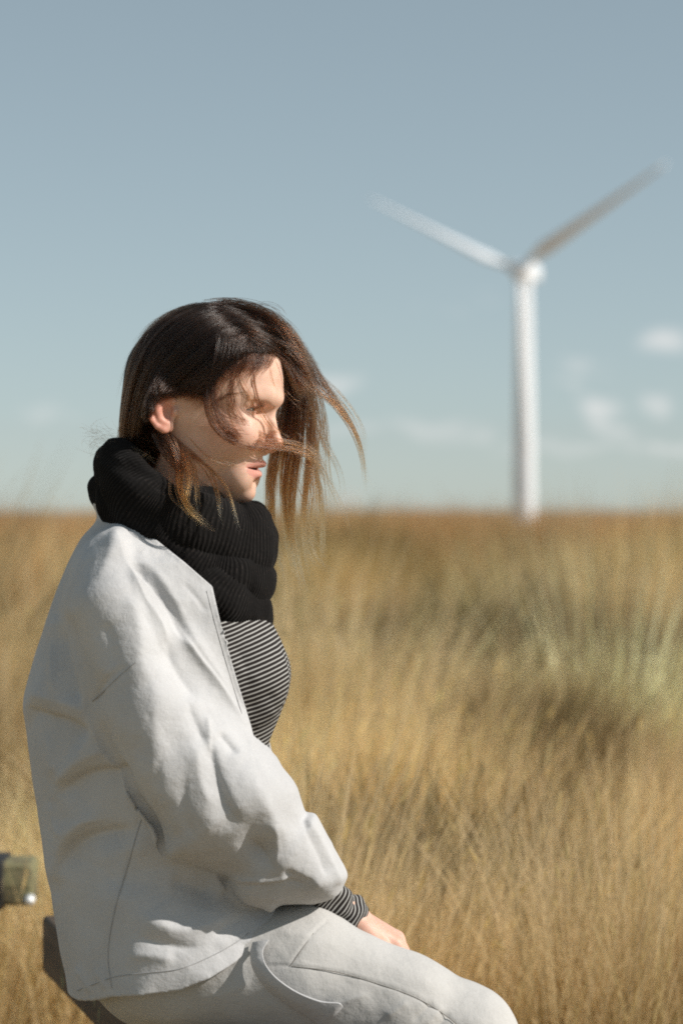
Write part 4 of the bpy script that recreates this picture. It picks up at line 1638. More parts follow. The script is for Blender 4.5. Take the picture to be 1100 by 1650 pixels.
def clip_open(V, F):
    """open the jacket at the collar, the front edge and the hem, leaving clean edges"""
    def cutval(V):
        c = F_CUT(V[:, :2])                       # negative inside the piece that is cut away
        sl = masked(sleeve_field, V, (80, 830, 20), (575, 1480, 330), 40)
        Vm = V.copy(); Vm[:, 2] = -Vm[:, 2] - 18; Vm[:, 0] += 34; Vm[:, 1] -= 48
        sl2 = masked(sleeve_field, Vm, (80, 830, 20), (575, 1480, 330), 40)
        on_sleeve = (np.minimum(sl, sl2) < 1.5) & (V[:, 1] < 1480)
        return np.where(on_sleeve, 50.0, c)

    c = cutval(V)
    bad = (c[F] < 0).any(1)
    V, F, used = drop_faces(V, F, bad)
    c = c[used]
    # boundary vertices close to the cut go onto it
    E = np.concatenate([F[:, [i, (i + 1) % 4]] for i in range(4)])
    E.sort(1)
    key, cnt = np.unique(E[:, 0].astype(np.int64) * len(V) + E[:, 1], return_counts=True)
    key = key[cnt == 1]
    bv = np.unique(np.concatenate([key // len(V), key % len(V)]))
    sel = np.zeros(len(V), bool); sel[bv] = True
    snap_cut(V, sel & (c < 9))
    return V, F


def build_jacket():
    gu = axis_steps(20, 590, [(30, 575, 4.4)], 6)
    gv = axis_steps(780, 1650, [(790, 1640, 4.4)], 6)
    gl = axis_steps(-340, 340, [(40, 340, 4.4)], 8)
    V, F = mesh_field(jacket_raw, gu, gv, gl)
    V2, F2 = clip_open(V, F)
    co, nn, Fq = subdivided('jacket', QW(V2), F2)
    Q = np.stack([co[:, 0] / S0 + 550, 825 - (co[:, 2] - CAM_Z) / S0, (D0 - co[:, 1]) / S0], -1)
    facing = smoothstep(-0.1, 0.35, -nn[:, 1])
    h = folds_disp(Q, FOLDS[3:], BLOBS) * facing * smoothstep(0, 60, Q[:, 2])
    h += folds_disp(Q, FOLDS[:3], []) * smoothstep(0.3, 0.85, -nn[:, 1]) * smoothstep(0, 90, Q[:, 2])
    # crumple of washed linen, finer along the sleeve
    w = vnoise(Q * np.array([1, 0.55, 1]), 52, 41) * 1.6 + vnoise(Q * np.array([1, .7, 1]), 21, 42) * 0.9
    rid = 1 - np.abs(vnoise(Q * np.array([1, 0.35, 1]) + np.stack([0.35 * Q[:, 1], 0 * Q[:, 1], 0 * Q[:, 1]], -1), 30, 43))
    w += (rid ** 3) * 0.9
    sleeve = smoothstep(8, -8, masked(sleeve_field, Q, (80, 830, 20), (575, 1480, 330), 40))
    w *= 0.55 + 0.65 * sleeve
    h += w
    co2 = co + nn * (h * S0)[:, None]
    # the open edges run true along the cut of the cloth
    Q2 = np.stack([co2[:, 0] / S0 + 550, 825 - (co2[:, 2] - CAM_Z) / S0, (D0 - co2[:, 1]) / S0], -1)
    E = np.concatenate([Fq[:, [i, (i + 1) % 4]] for i in range(4)]); E.sort(1)
    key, cnt = np.unique(E[:, 0].astype(np.int64) * len(Q2) + E[:, 1], return_counts=True)
    key = key[cnt == 1]
    bv = np.zeros(len(Q2), bool); bv[key // len(Q2)] = True; bv[key % len(Q2)] = True
    eb = np.stack([key // len(Q2), key % len(Q2)], -1)
    ei = np.unique(E, axis=0)
    Q2 = relax(Q2, ei, ~bv, 5)
    Q2 = relax(Q2, eb, bv, 8)
    cutb = bv & (np.abs(F_CUT(Q2[:, :2])) < 12)
    snap_cut(Q2, cutb)
    ring = cutb.copy()
    for k_ in range(4):
        nx = ring.copy()
        nx[ei[:, 0]] |= ring[ei[:, 1]]; nx[ei[:, 1]] |= ring[ei[:, 0]]
        inner = nx & ~ring
        ring = nx
        over = inner & (F_CUT(Q2[:, :2]) < 0.7 * (k_ + 1))
        snap_cut(Q2, over, 0.7 * (k_ + 1))
    co2 = QW(Q2)
    o = mesh_obj('jacket', co2, Fq, LINEN, PERSON)
    so = o.modifiers.new('cloth', 'SOLIDIFY')
    so.thickness = 0.0022
    so.offset = -1.0
    # seams and topstitching lie on the finished cloth
    sm, t, b = mat_new('jacket_seam')
    b.inputs['Base Color'].default_value = (0.34, 0.335, 0.335, 1)
    b.inputs['Roughness'].default_value = 0.95
    nf = vert_normals(co2, Fq)
    ok = nf[:, 1] < -0.15
    Vn = Q2[ok]
    k = D0 / (D0 - Vn[:, 2] * S0)
    iu = np.stack([550 + (Vn[:, 0] - 550) * k, 825 + (Vn[:, 1] - 825) * k], -1)
    for line, r_ in (([(231, 1312), (222, 1340), (205, 1400), (187, 1460), (177, 1510), (175, 1550), (181, 1592)], 0.0008),
                     ([(218, 1068), (190, 1092), (164, 1117), (149, 1130)], 0.0006),
                     ([(124, 1596), (152, 1586), (186, 1574), (232, 1568), (290, 1561), (340, 1541), (378, 1520), (402, 1503)], 0.0005),
                     ([(333, 952), (349, 1013), (372, 1093), (390, 1150)], 0.0004)):
        pts = resample(catmull(line, 10), 40)
        q = []
        for p_ in pts:
            d2 = ((iu - p_) ** 2).sum(1)
            c_ = np.nonzero(d2 < 16)[0]
            if len(c_) == 0:
                continue
            c_ = c_[Vn[c_, 2] > Vn[c_, 2].max() - 12]
            q.append(I2(p_[None], Vn[c_, 2].mean() + 0.2)[0])
        if len(q) > 3:
            q = np.array(q)
            q[:, 2] = np.convolve(np.pad(q[:, 2], 1, mode='edge'), [.25, .5, .25], mode='valid')
            tube_obj('seam', QW(q), r_, sm, o)
    return o


JACKET = build_jacket()


def surf_field_l(uv_img, guess_l=230.0, f=None, pad=0.0):
    """Q points on a solid's near surface under photograph pixels"""
    uv_img = np.asarray(uv_img, float)
    l = np.full(len(uv_img), guess_l)
    for _ in range(4):
        q = I2(uv_img, l)
        nl = ray_l(f, q[:, :2], 420, -250)
        l = np.where(np.isnan(nl), l, nl)
    return I2(uv_img, l + pad)


# ------------------------------------------------------------------ striped top
TOP_POLY = catmull([(300, 830), (390, 930), (428, 985), (446, 1018), (460, 1050), (468, 1086), (464, 1118), (452, 1150), (440, 1180), (433, 1206), (430, 1300), (432, 1420), (425, 1500),
                    (200, 1540), (140, 1400), (120, 1200), (130, 1050), (200, 880)], 5, True)
F_TOP = Field2(TOP_POLY)


def top_field(Q):
    s = -F_TOP(Q[:, :2])
    T = np.interp(Q[:, 1], [830, 900, 1000, 1090, 1200, 1400, 1540], [70, 120, 150, 158, 150, 158, 165])
    e = np.maximum(1 - s / 120.0, 0)
    d = (np.sqrt(e * e + (Q[:, 2] / T) ** 2) - 1) * 105
    a = np.abs(Q[:, 2])
    q = np.stack([Q[:, 0], Q[:, 1], a], -1)
    d = smin(d, sd_ellip(q, (397, 1090, 70), (69, 72, 64)), 18)
    # tight under the jacket
    return d


def stripe_material(name, period):
    m, t, b = mat_new(name)
    at = node(t, 'ShaderNodeAttribute', attribute_name='stripe')
    fr = node(t, 'ShaderNodeMath', operation='FRACT')
    t.links.new(at.outputs['Fac'], fr.inputs[0])
    geo = node(t, 'ShaderNodeNewGeometry')
    n1 = node(t, 'ShaderNodeTexNoise', Scale=120.0, Detail=4.0)
    t.links.new(geo.outputs['Position'], n1.inputs['Vector'])
    j = node(t, 'ShaderNodeMath', operation='MULTIPLY_ADD')
    t.links.new(n1.outputs['Fac'], j.inputs[0]); j.inputs[1].default_value = 0.10
    t.links.new(fr.outputs[0], j.inputs[2])
    t.links.new(ramp(t, j.outputs[0], [(0.0, (0.016, 0.012, 0.011)), (0.62, (0.016, 0.012, 0.011)), (0.70, (0.32, 0.315, 0.30)), (0.97, (0.36, 0.355, 0.34)), (1.0, (0.02, 0.015, 0.014))]), b.inputs['Base Color'])
    b.inputs['Roughness'].default_value = 0.85
    b.inputs['Specular IOR Level'].default_value = 0.2
    n2 = node(t, 'ShaderNodeTexNoise', Scale=900.0, Detail=2.0)
    t.links.new(geo.outputs['Position'], n2.inputs['Vector'])
    t.links.new(bump(t, n2.outputs['Fac'], 0.3, 0.0008), b.inputs['Normal'])
    return m


STRIPES = stripe_material('striped_jersey', 9.0)


def build_top():
    def f(Q):
        d = top_field(Q)
        inner = torso_field(Q) + 14
        # stay inside the jacket except at the open front
        keep = smoothstep(330, 400, Q[:, 0])
        return np.maximum(d, inner - keep * 200)
    gu = axis_steps(110, 490, [(330, 475, 3.2)], 9)
    gv = axis_steps(835, 1550, [(990, 1240, 3.2)], 10)
    gl = axis_steps(-230, 230, [(-60, 200, 4)], 10)
    V, F = mesh_field(f, gu, gv, gl)
    # soft pulls in the jersey
    nn = -vert_normals(V, F)
    h = folds_disp(V, [([(362, 1060), (395, 1085), (430, 1100)], 2.5, 10, 10), ([(395, 1150), (420, 1130), (448, 1118)], -4, 9, 9),
                       ([(405, 1175), (425, 1160), (446, 1140)], 3, 7, 7), ([(372, 1030), (395, 1070), (402, 1120)], -3, 14, 14)], [])
    V = V + nn * h[:, None]
    u, v = V[:, 0], V[:, 1]
    x = u - 400
    soft = 14 * np.log1p(np.exp(np.clip(x / 14, -30, 30)))
    s = v + 0.10 * (400 - u) * -1.0 * 0 + 0.60 * soft - 0.12 * np.clip(400 - u, 0, 80) + 4 * np.sin(u * 0.04 + v * 0.01)
    per = np.interp(v, [1000, 1080, 1120, 1200], [9.4, 9.2, 8.4, 7.6])
    st = s / 7.1 + 0.3 * smoothstep(1100, 1200, v) * (v - 1100) / 40
    mesh_obj('striped_top', QW(V), F, STRIPES, PERSON, True, {'stripe': st})
    # the striped cuff that shows at the wrist
    a, b = NEAR_ELBOW, NEAR_WRIST
    path = np.array([a + (b - a) * t_ for t_ in np.linspace(0.50, 1.0, 44)])
    n, V, st, rings = 44, [], [], []
    m_ = len(path)
    for i, c in enumerate(path):
        t = path[min(i + 1, m_ - 1)] - path[max(i - 1, 0)]
        t /= np.linalg.norm(t)
        e1 = np.cross(t, np.array([0, 0, 1.0])); e1 /= np.linalg.norm(e1)
        e2 = np.cross(t, e1)
        f_ = i / (m_ - 1)
        r = 37 - 7 * f_ + 4.2 * math.exp(-((f_ - 0.90) / 0.05) ** 2) + 3 * math.exp(-((f_ - 0.70) / 0.05) ** 2) - 3 * math.exp(-((f_ - 0.80) / 0.04) ** 2)
        if i == m_ - 1:
            r -= 4
        ring = []
        for q in np.linspace(0, 2 * math.pi, n, endpoint=False):
            rr = r * (1 + 0.05 * math.sin(3 * q + i * 0.35) + 0.04 * math.sin(5 * q - i * 0.5))
            ring.append(c + e1 * rr * math.cos(q) * 0.98 + e2 * rr * math.sin(q) * 0.98)
            st.append(i * 0.62 + 0.5 * math.sin(q + 0.8) + 0.25 * math.sin(2 * q + i * .2))
        rings.append(np.array(ring))
    V, F = loft(rings)
    mesh_obj('cuff', QW(V), F, STRIPES, PERSON, True, {'stripe': np.array(st)})


build_top()

# ------------------------------------------------------------------ trousers
def trousers_field(Q):
    d = None
    for (h, k, a, s) in ((NEAR_HIP, NEAR_KNEE, NEAR_ANKLE, 1), (FAR_HIP, FAR_KNEE, FAR_ANKLE, -1)):
        m1 = h + (k - h) * 0.45 + np.array([0, -42, 0])
        m2 = h + (k - h) * 0.8 + np.array([0, -17, 0])
        e = sd_chain(Q, [h, m1, m2, k, k + (a - k) * 0.3 + np.array([-12, 0, 0]), a], [98, 102, 92, 85, 76, 56], 22)
        d = e if d is None else smin(d, e, 16)
    d = smin(d, sd_ellip(Q, (255, 1530, 0), (122, 108, 196)), 40)
    d = smax(d, Q[:, 1] - 2175, 6)
    # flattened where she sits on the plank
    d = smax(d, np.where(Q[:, 0] < 640, Q[:, 1] - 1640, -50.0), 14)
    return d


TFOLDS = [
    ([(528, 1482), (505, 1504), (486, 1530), (468, 1556)], -1.2, 2.2, 2.2, .05),
    ([(524, 1478), (500, 1500), (481, 1526), (463, 1552)], .5, 4, 4, .05),
    ([(430, 1556), (470, 1557), (540, 1566), (610, 1586), (670, 1608), (720, 1638), (750, 1665)], -1.3, 2.4, 2.4, .04),
    ([(430, 1551), (470, 1551), (540, 1560), (610, 1580), (672, 1601), (724, 1631)], .6, 4.5, 4.5, .04),
    ([(700, 1612), (684, 1628), (664, 1648)], -2.2, 7, 5),
    ([(714, 1620), (700, 1636), (684, 1656)], 2, 7, 7),
    ([(728, 1630), (714, 1645), (698, 1668)], -2.2, 6, 4),
    ([(660, 1612), (640, 1626), (618, 1640)], 3, 7, 7),
    ([(600, 1600), (560, 1612), (520, 1625)], 2.5, 9, 9),
    ([(440, 1500), (500, 1510), (560, 1530)], 2, 14, 14),
    ([(300, 1610), (360, 1600), (410, 1580)], 3, 14, 14),
    ([(560, 1545), (640, 1560), (720, 1600)], 2, 16, 16),
]


def build_trousers():
    gu = axis_steps(120, 860, [(330, 850, 5)], 9)
    gv = axis_steps(1400, 2190, [(1440, 1690, 4.5)], 16)
    gl = axis_steps(-250, 260, [(0, 250, 5)], 12)
    V, F = mesh_field(trousers_field, gu, gv, gl)
    # ankles stay open
    cen = V[F].mean(1)
    V, F, _ = drop_faces(V, F, cen[:, 1] > 2171)
    co, nn, Fq = subdivided('trousers', QW(V), F)
    Q = np.stack([co[:, 0] / S0 + 550, 825 - (co[:, 2] - CAM_Z) / S0, (D0 - co[:, 1]) / S0], -1)
    h = folds_disp(Q, TFOLDS, []) * smoothstep(-0.2, 0.3, -nn[:, 1]) * smoothstep(0, 50, Q[:, 2])
    h += vnoise(Q, 60, 51) * 1.5 + vnoise(Q, 26, 52) * 0.7
    o = mesh_obj('trousers', co + nn * (h * S0)[:, None], Fq, TROUSER, PERSON)
    # stitched seam threads lying in the grooves
    sm, t, b = mat_new('seam_thread')
    b.inputs['Base Color'].default_value = (0.20, 0.185, 0.165, 1)
    b.inputs['Roughness'].default_value = 0.9
    for line in (TFOLDS[0][0], TFOLDS[2][0]):
        pts = catmull(line[1:], 12)
        q = surf_field_l(pts, 200, trousers_field, 0.2)
        tube_obj('seam', QW(q), 0.0005, sm, o)
    return o


build_trousers()


def build_flap():
    """the far front corner of the jacket, turned over and hanging across the thigh"""
    top = catmull([(434, 1512), (424, 1530), (428, 1550), (446, 1572), (478, 1594), (516, 1609), (546, 1612), (552, 1620)], 8)
    bot = catmull([(408, 1518), (404, 1538), (409, 1562), (428, 1590), (464, 1618), (498, 1639), (514, 1651), (525, 1656)], 8)
    m_ = min(len(top), len(bot))
    nb = 9
    qt = surf_field_l(top[:m_], 200, trousers_field, 5.0)
    rows = []
    for j in range(nb):
        f_ = j / (nb - 1)
        uv = top[:m_] * (1 - f_) + bot[:m_] * f_
        q = surf_field_l(uv, 200, trousers_field, 5.0)
        s = np.linspace(0, 1, m_)
        lift = (2 + 17 * (1 - f_)) * (0.55 + 0.45 * smoothstep(0.1, 0.5, s)) * (1 - 0.45 * smoothstep(0.85, 1, s)) + 3 * math.sin(math.pi * f_)
        q[:, 2] += lift
        rows.append(q)
    V = np.concatenate(rows)
    F = []
    for j in range(nb - 1):
        for i in range(m_ - 1):
            a = j * m_ + i
            F.append((a, a + 1, a + m_ + 1, a + m_))
    o = mesh_obj('jacket_flap', QW(V), np.array(F), LINEN, PERSON)
    s = o.modifiers.new('finer', 'SUBSURF'); s.levels = 2; s.render_levels = 2
    so = o.modifiers.new('cloth', 'SOLIDIFY'); so.thickness = 0.0022; so.offset = 0
    return o


build_flap()


def build_jacket_seams():
    sm, t, b = mat_new('jacket_thread')
    b.inputs['Base Color'].default_value = (0.26, 0.24, 0.235, 1)
    b.inputs['Roughness'].default_value = 0.9


# ------------------------------------------------------------------ shoes, under the frame
def build_shoes():
    m, t, b = mat_new('brown_leather')
    b.inputs['Base Color'].default_value = (0.06, 0.035, 0.02, 1)
    b.inputs['Roughness'].default_value = 0.5
    for a in (NEAR_ANKLE, FAR_ANKLE):
        def f(Q, a=a):
            d = sd_chain(Q, [a + (-14, -30, 0), a + (-16, 34, 0), a + (60, 44, 0), a + (160, 52, 6)], [44, 46, 42, 30], 18)
            d = smax(d, Q[:, 1] - (GROUND_V - 2), 4)
            return smax(d, (a[1] - 20) - Q[:, 1], 3)
        g = [np.arange(a[i] + lo, a[i] + hi, 6.0) for i, (lo, hi) in enumerate(((-70, 210), (-40, 100), (-60, 60)))]
        V, F = mesh_field(f, *g)
        mesh_obj('shoe', QW(V), F, m, PERSON)


build_shoes()
# ------------------------------------------------------------------ black rib knit snood
def build_scarf():
    m, t, b = mat_new('black_rib_knit')
    rib = node(t, 'ShaderNodeAttribute', attribute_name='rib')
    geo = node(t, 'ShaderNodeNewGeometry')
    n1 = node(t, 'ShaderNodeTexNoise', Scale=260.0, Detail=4.0)
    t.links.new(geo.outputs['Position'], n1.inputs['Vector'])
    ad = node(t, 'ShaderNodeMath', operation='MULTIPLY')
    t.links.new(rib.outputs['Fac'], ad.inputs[0]); t.links.new(n1.outputs['Fac'], ad.inputs[1])
    t.links.new(ramp(t, ad.outputs[0], [(0.05, (0.006, 0.0052, 0.005)), (0.42, (0.010, 0.0088, 0.0085)), (0.65, (0.026, 0.021, 0.019))]), b.inputs['Base Color'])  # rib crests painted lighter and warmer as highlights, grooves darker
    b.inputs['Roughness'].default_value = 0.95
    b.inputs['Specular IOR Level'].default_value = 0.12
    b.inputs['Sheen Weight'].default_value = 0.05
    b.inputs['Sheen Roughness'].default_value = 0.4
    t.links.new(bump(t, n1.outputs['Fac'], 0.5, 0.002), b.inputs['Normal'])
    Vs, Fs, ribs = [], [], []
    base = 0
    # each wrap: near-side path of the roll's middle (u, v, l), tube radii; far side mirrors it
    wraps = [
        # (back point, front point, sag in the middle (du, dv), half width, radius across (rv), radius out (ro) at back / side / front)
        dict(bk=(196, 752), fr=(416, 872), mid=(264, 830), hw=120, rb=46, rs=50, rf=62, ro=36, ribs=150, tilt=0.35, seed=1),
        dict(bk=(190, 786), fr=(404, 940), mid=(280, 876), hw=116, rb=40, rs=46, rf=50, ro=40, ribs=160, tilt=0.35, seed=2),
        dict(bk=(215, 800), fr=(400, 984), mid=(318, 924), hw=108, rb=30, rs=40, rf=50, ro=38, ribs=150, tilt=0.3, seed=3),
        dict(bk=(176, 742), fr=(352, 806), mid=(246, 800), hw=92, rb=32, rs=26, rf=26, ro=22, ribs=120, tilt=0.3, seed=4),
    ]
    for wv in wraps:
        per = 8
        n = wv['ribs'] * per
        th = np.linspace(0, 2 * math.pi, n, endpoint=False)
        c = np.cos(th)                          # +1 front, -1 back
        s = np.sin(th)
        bk, fr, md = np.array(wv['bk'], float), np.array(wv['fr'], float), np.array(wv['mid'], float)
        mean = (bk + fr) / 2
        bow = md - mean
        pos = mean[None] + (fr - bk)[None] / 2 * c[:, None] + bow[None] * (s ** 2)[:, None]
        l = wv['hw'] * s * (1 + 0.08 * c)
        path = np.stack([pos[:, 0], pos[:, 1], l], -1)
        q0 = np.stack([np.cos(th), np.sin(th), 0 * th], -1)
        path += np.stack([vnoise(q0 * 2.2, 1, wv['seed'] * 7), vnoise(q0 * 2.2, 1, wv['seed'] * 7 + 1), vnoise(q0 * 2.2, 1, wv['seed'] * 7 + 2)], -1) * 7
        T = np.roll(path, -1, 0) - np.roll(path, 1, 0)
        T /= np.linalg.norm(T, axis=1)[:, None]
        outw = np.stack([c * 1.0, 0 * c + wv['tilt'] * 0 , s * 1.0], -1)
        outw -= (outw * T).sum(1)[:, None] * T
        outw /= np.linalg.norm(outw, axis=1)[:, None]
        upv = np.cross(T, outw)
        rv = wv['rs'] + (wv['rf'] - wv['rs']) * np.clip(c, 0, 1) ** 1.5 + (wv['rb'] - wv['rs']) * np.clip(-c, 0, 1) ** 1.5
        m_ = 56
        ph = np.linspace(0, 2 * math.pi, m_, endpoint=False)
        TH, PH = np.meshgrid(th, ph, indexing='ij')
        qn = np.stack([np.cos(TH) * 3 + 5, np.sin(TH) * 3, np.cos(PH) * 1.2 + np.sin(PH)], -1).reshape(-1, 3)
        lump = vnoise(qn, 0.9, wv['seed'] * 13 + 5).reshape(TH.shape)
        lump2 = vnoise(qn, 0.45, wv['seed'] * 13 + 6).reshape(TH.shape)
        # ribs lean a little as they run round the roll
        arg = TH * wv['ribs'] + 2.2 * np.sin(PH * 0.5) * 2 + lump * 3.0
        r_ = 0.5 + 0.5 * np.cos(arg)
        stitch = 0.5 + 0.5 * np.cos(PH * 46 + np.abs(((arg / (2 * math.pi)) % 1) - 0.5) * 9)
        rr = 1 + 0.10 * lump + 0.06 * lump2
        dz = 1.4 * (r_ ** 0.7) + 0.5 * stitch * r_
        A = (wv['ro'] * rr + dz) * np.cos(PH)
        B = (rv[:, None] * rr + dz) * np.sin(PH)
        V = path[:, None, :] + outw[:, None, :] * A[..., None] + upv[:, None, :] * B[..., None]
        i = np.arange(n)[:, None] * m_ + np.arange(m_)[None]
        i2 = ((np.arange(n) + 1) % n)[:, None] * m_ + np.arange(m_)[None]
        j = np.roll(i, -1, 1); j2 = np.roll(i2, -1, 1)
        F = np.stack([i, i2, j2, j], -1).reshape(-1, 4)
        Vs.append(V.reshape(-1, 3)); Fs.append(F + base); ribs.append((r_ * (0.7 + 0.3 * stitch)).ravel())
        base += n * m_
    V = np.concatenate(Vs)
    o = mesh_obj('snood', QW(V), np.concatenate(Fs), m, PERSON, True, {'rib': np.concatenate(ribs)})
    return o


build_scarf()
# ================================================================== the woman: hair
CAP_POLY = catmull([(190, 480), (420, 484), (452, 520), (455, 562), (438, 574), (398, 578), (356, 602), (332, 640), (316, 640), (300, 630), (268, 630), (250, 645), (244, 668), (256, 694), (272, 716),
                    (268, 765), (200, 770), (150, 745), (170, 560)], 4, True)
F_CAP = Field2(CAP_POLY)


def cap_field(Q):
    p = head_local(Q)
    d = head_base(p) - 4.0
    d = smin(d, sd_chain(Q, [np.array([262, 600, 0.]), np.array([252, 680, 0.]), np.array([236, 742, 0.])], [52, 54, 48], 20), 26)
    u = Q[:, 0] + np.clip(-p[:, 2], 0, 60) * 0.25
    return smax(d, F_CAP(np.stack([u, Q[:, 1]], -1)), 8)


def build_cap(mat):
    g = (np.arange(140, 480, 4.5), np.arange(478, 790, 4.5), np.arange(-130, 130, 4.5))
    V, F = mesh_field(cap_field, *g)
    return mesh_obj('hair_mass', QW(V), F, mat, HAIR)


def near_field(Q):
    return np.minimum(masked(head_field, Q, (190, 480, -125), (475, 830, 125), 30), masked(cap_field, Q, (140, 470, -130), (480, 800, 130), 30))


def hair_material(name, rough=0.19, stops=None):
    m = bpy.data.materials.new(name)
    m.use_nodes = True
    t = m.node_tree
    t.nodes.remove(t.nodes['Principled BSDF'])
    out = t.nodes['Material Output']
    h = t.nodes.new('ShaderNodeBsdfHairPrincipled')
    h.model = 'CHIANG'
    h.parametrization = 'COLOR'
    at = node(t, 'ShaderNodeAttribute', attribute_name='gold')
    c = ramp(t, at.outputs['Fac'], stops or [(0.0, (0.007, 0.0036, 0.0024)), (0.22, (0.032, 0.0125, 0.0055)), (0.45, (0.13, 0.05, 0.016)), (0.75, (0.28, 0.125, 0.038)), (1.0, (0.46, 0.27, 0.11))])
    t.links.new(c, h.inputs['Color'])
    h.inputs['Roughness'].default_value = rough
    h.inputs['Radial Roughness'].default_value = 0.35
    h.inputs['Coat'].default_value = 0.0
    h.inputs['IOR'].default_value = 1.42
    h.inputs['Random Roughness'].default_value = 0.2
    t.links.new(h.outputs[0], out.inputs['Surface'])
    return m


class Strands:
    def __init__(self):
        self.P, self.R, self.G = [], [], []

    def add(self, Q, r, g):
        self.P.append(Q); self.R.append(r); self.G.append(g)

    def build(self, name, mat, parent):
        cu = bpy.data.hair_curves.new(name)
        cu.add_curves([len(q) for q in self.P])
        pos = QW(np.concatenate(self.P)).astype(np.float32)
        cu.attributes['position'].data.foreach_set('vector', pos.ravel())
        ra = cu.attributes.get('radius') or cu.attributes.new('radius', 'FLOAT', 'POINT')
        ra.data.foreach_set('value', np.concatenate(self.R).astype(np.float32))
        ga = cu.attributes.new('gold', 'FLOAT', 'POINT')
        ga.data.foreach_set('value', np.concatenate(self.G).astype(np.float32))
        cu.materials.append(mat)
        o = bpy.data.objects.new(name, cu)
        return link(o, parent)


HR = np.random.default_rng(77)


def drape(uv, off):
    """Q path lying off pixels above the near surface; uv in photograph pixels"""
    q = surf_field_l(uv, 80, near_field, 0)
    l = q[:, 2]
    nl = ray_l(near_field, q[:, :2], 200, -120)
    miss = np.isnan(nl)
    l = np.where(miss, -8.0, l)
    q = I2(uv, l)
    # smooth the depth so that strands bridge hollows instead of dropping into them
    k = np.array([1, 2, 3, 2, 1.0]); k /= k.sum()
    ls = np.convolve(np.pad(l, 2, mode='edge'), k, mode='valid')
    q[:, 2] = np.where(miss, ls, np.maximum(l, ls)) + off
    return q


def lock(S, pts, n, w0, w1, gold=(0, 0.4), off=None, r=0.075, frizz=1.5, trim=0.12, m=26, flat=0.5, gpow=1.5):
    """a lock of n strands along a guide; pts photograph pixels (u, v) to drape on the head or (u, v, l) free in the air"""
    pts = np.asarray(pts, float)
    if pts.shape[1] == 2:
        g = resample(catmull(pts, 8), m)
        G = drape(g, off if off is not None else 4)
    else:
        G = resample(catmull(I3(pts), 8), m)
    t = np.linspace(0, 1, m)
    T = np.gradient(G, axis=0); T /= np.linalg.norm(T, axis=1)[:, None]
    A = np.cross(T, np.array([0, 0, 1.0])); A /= np.maximum(np.linalg.norm(A, axis=1), 1e-6)[:, None]
    B = np.cross(T, A)
    wid = w0 + (w1 - w0) * t
    for _ in range(n):
        a = HR.uniform(0, 2 * math.pi); rad = math.sqrt(HR.uniform())
        oa, ob = rad * math.cos(a), rad * math.sin(a) * flat
        dr = HR.normal(0, 0.25, 2)
        ph = HR.uniform(0, 6.28, 3); fr = frizz * HR.uniform(0.3, 1.4)
        wob = fr * (np.sin(t * HR.uniform(3, 7) + ph[0]) * 1.0 + 0.5 * np.sin(t * HR.uniform(8, 14) + ph[1])) * t
        q = G + A * ((oa + dr[0] * t * t) * wid + wob)[:, None] + B * ((ob + dr[1] * t * t * flat) * wid + wob * 0.4)[:, None]
        s0, s1 = HR.uniform(0, trim), 1 - HR.uniform(0, trim) * 1.6
        tt = np.linspace(s0, s1, m)
        q = np.stack([np.interp(tt, t, q[:, i]) for i in range(3)], -1)
        gl = gold[0] + (gold[1] - gold[0]) * tt ** gpow + HR.normal(0, 0.06)
        rr = 1.5 * r * HR.uniform(0.7, 1.3) * 1e-3 * np.clip((1.02 - np.linspace(0, 1, m)) * 4, 0.15, 1)
        S.add(q, rr, np.clip(gl, 0, 1))


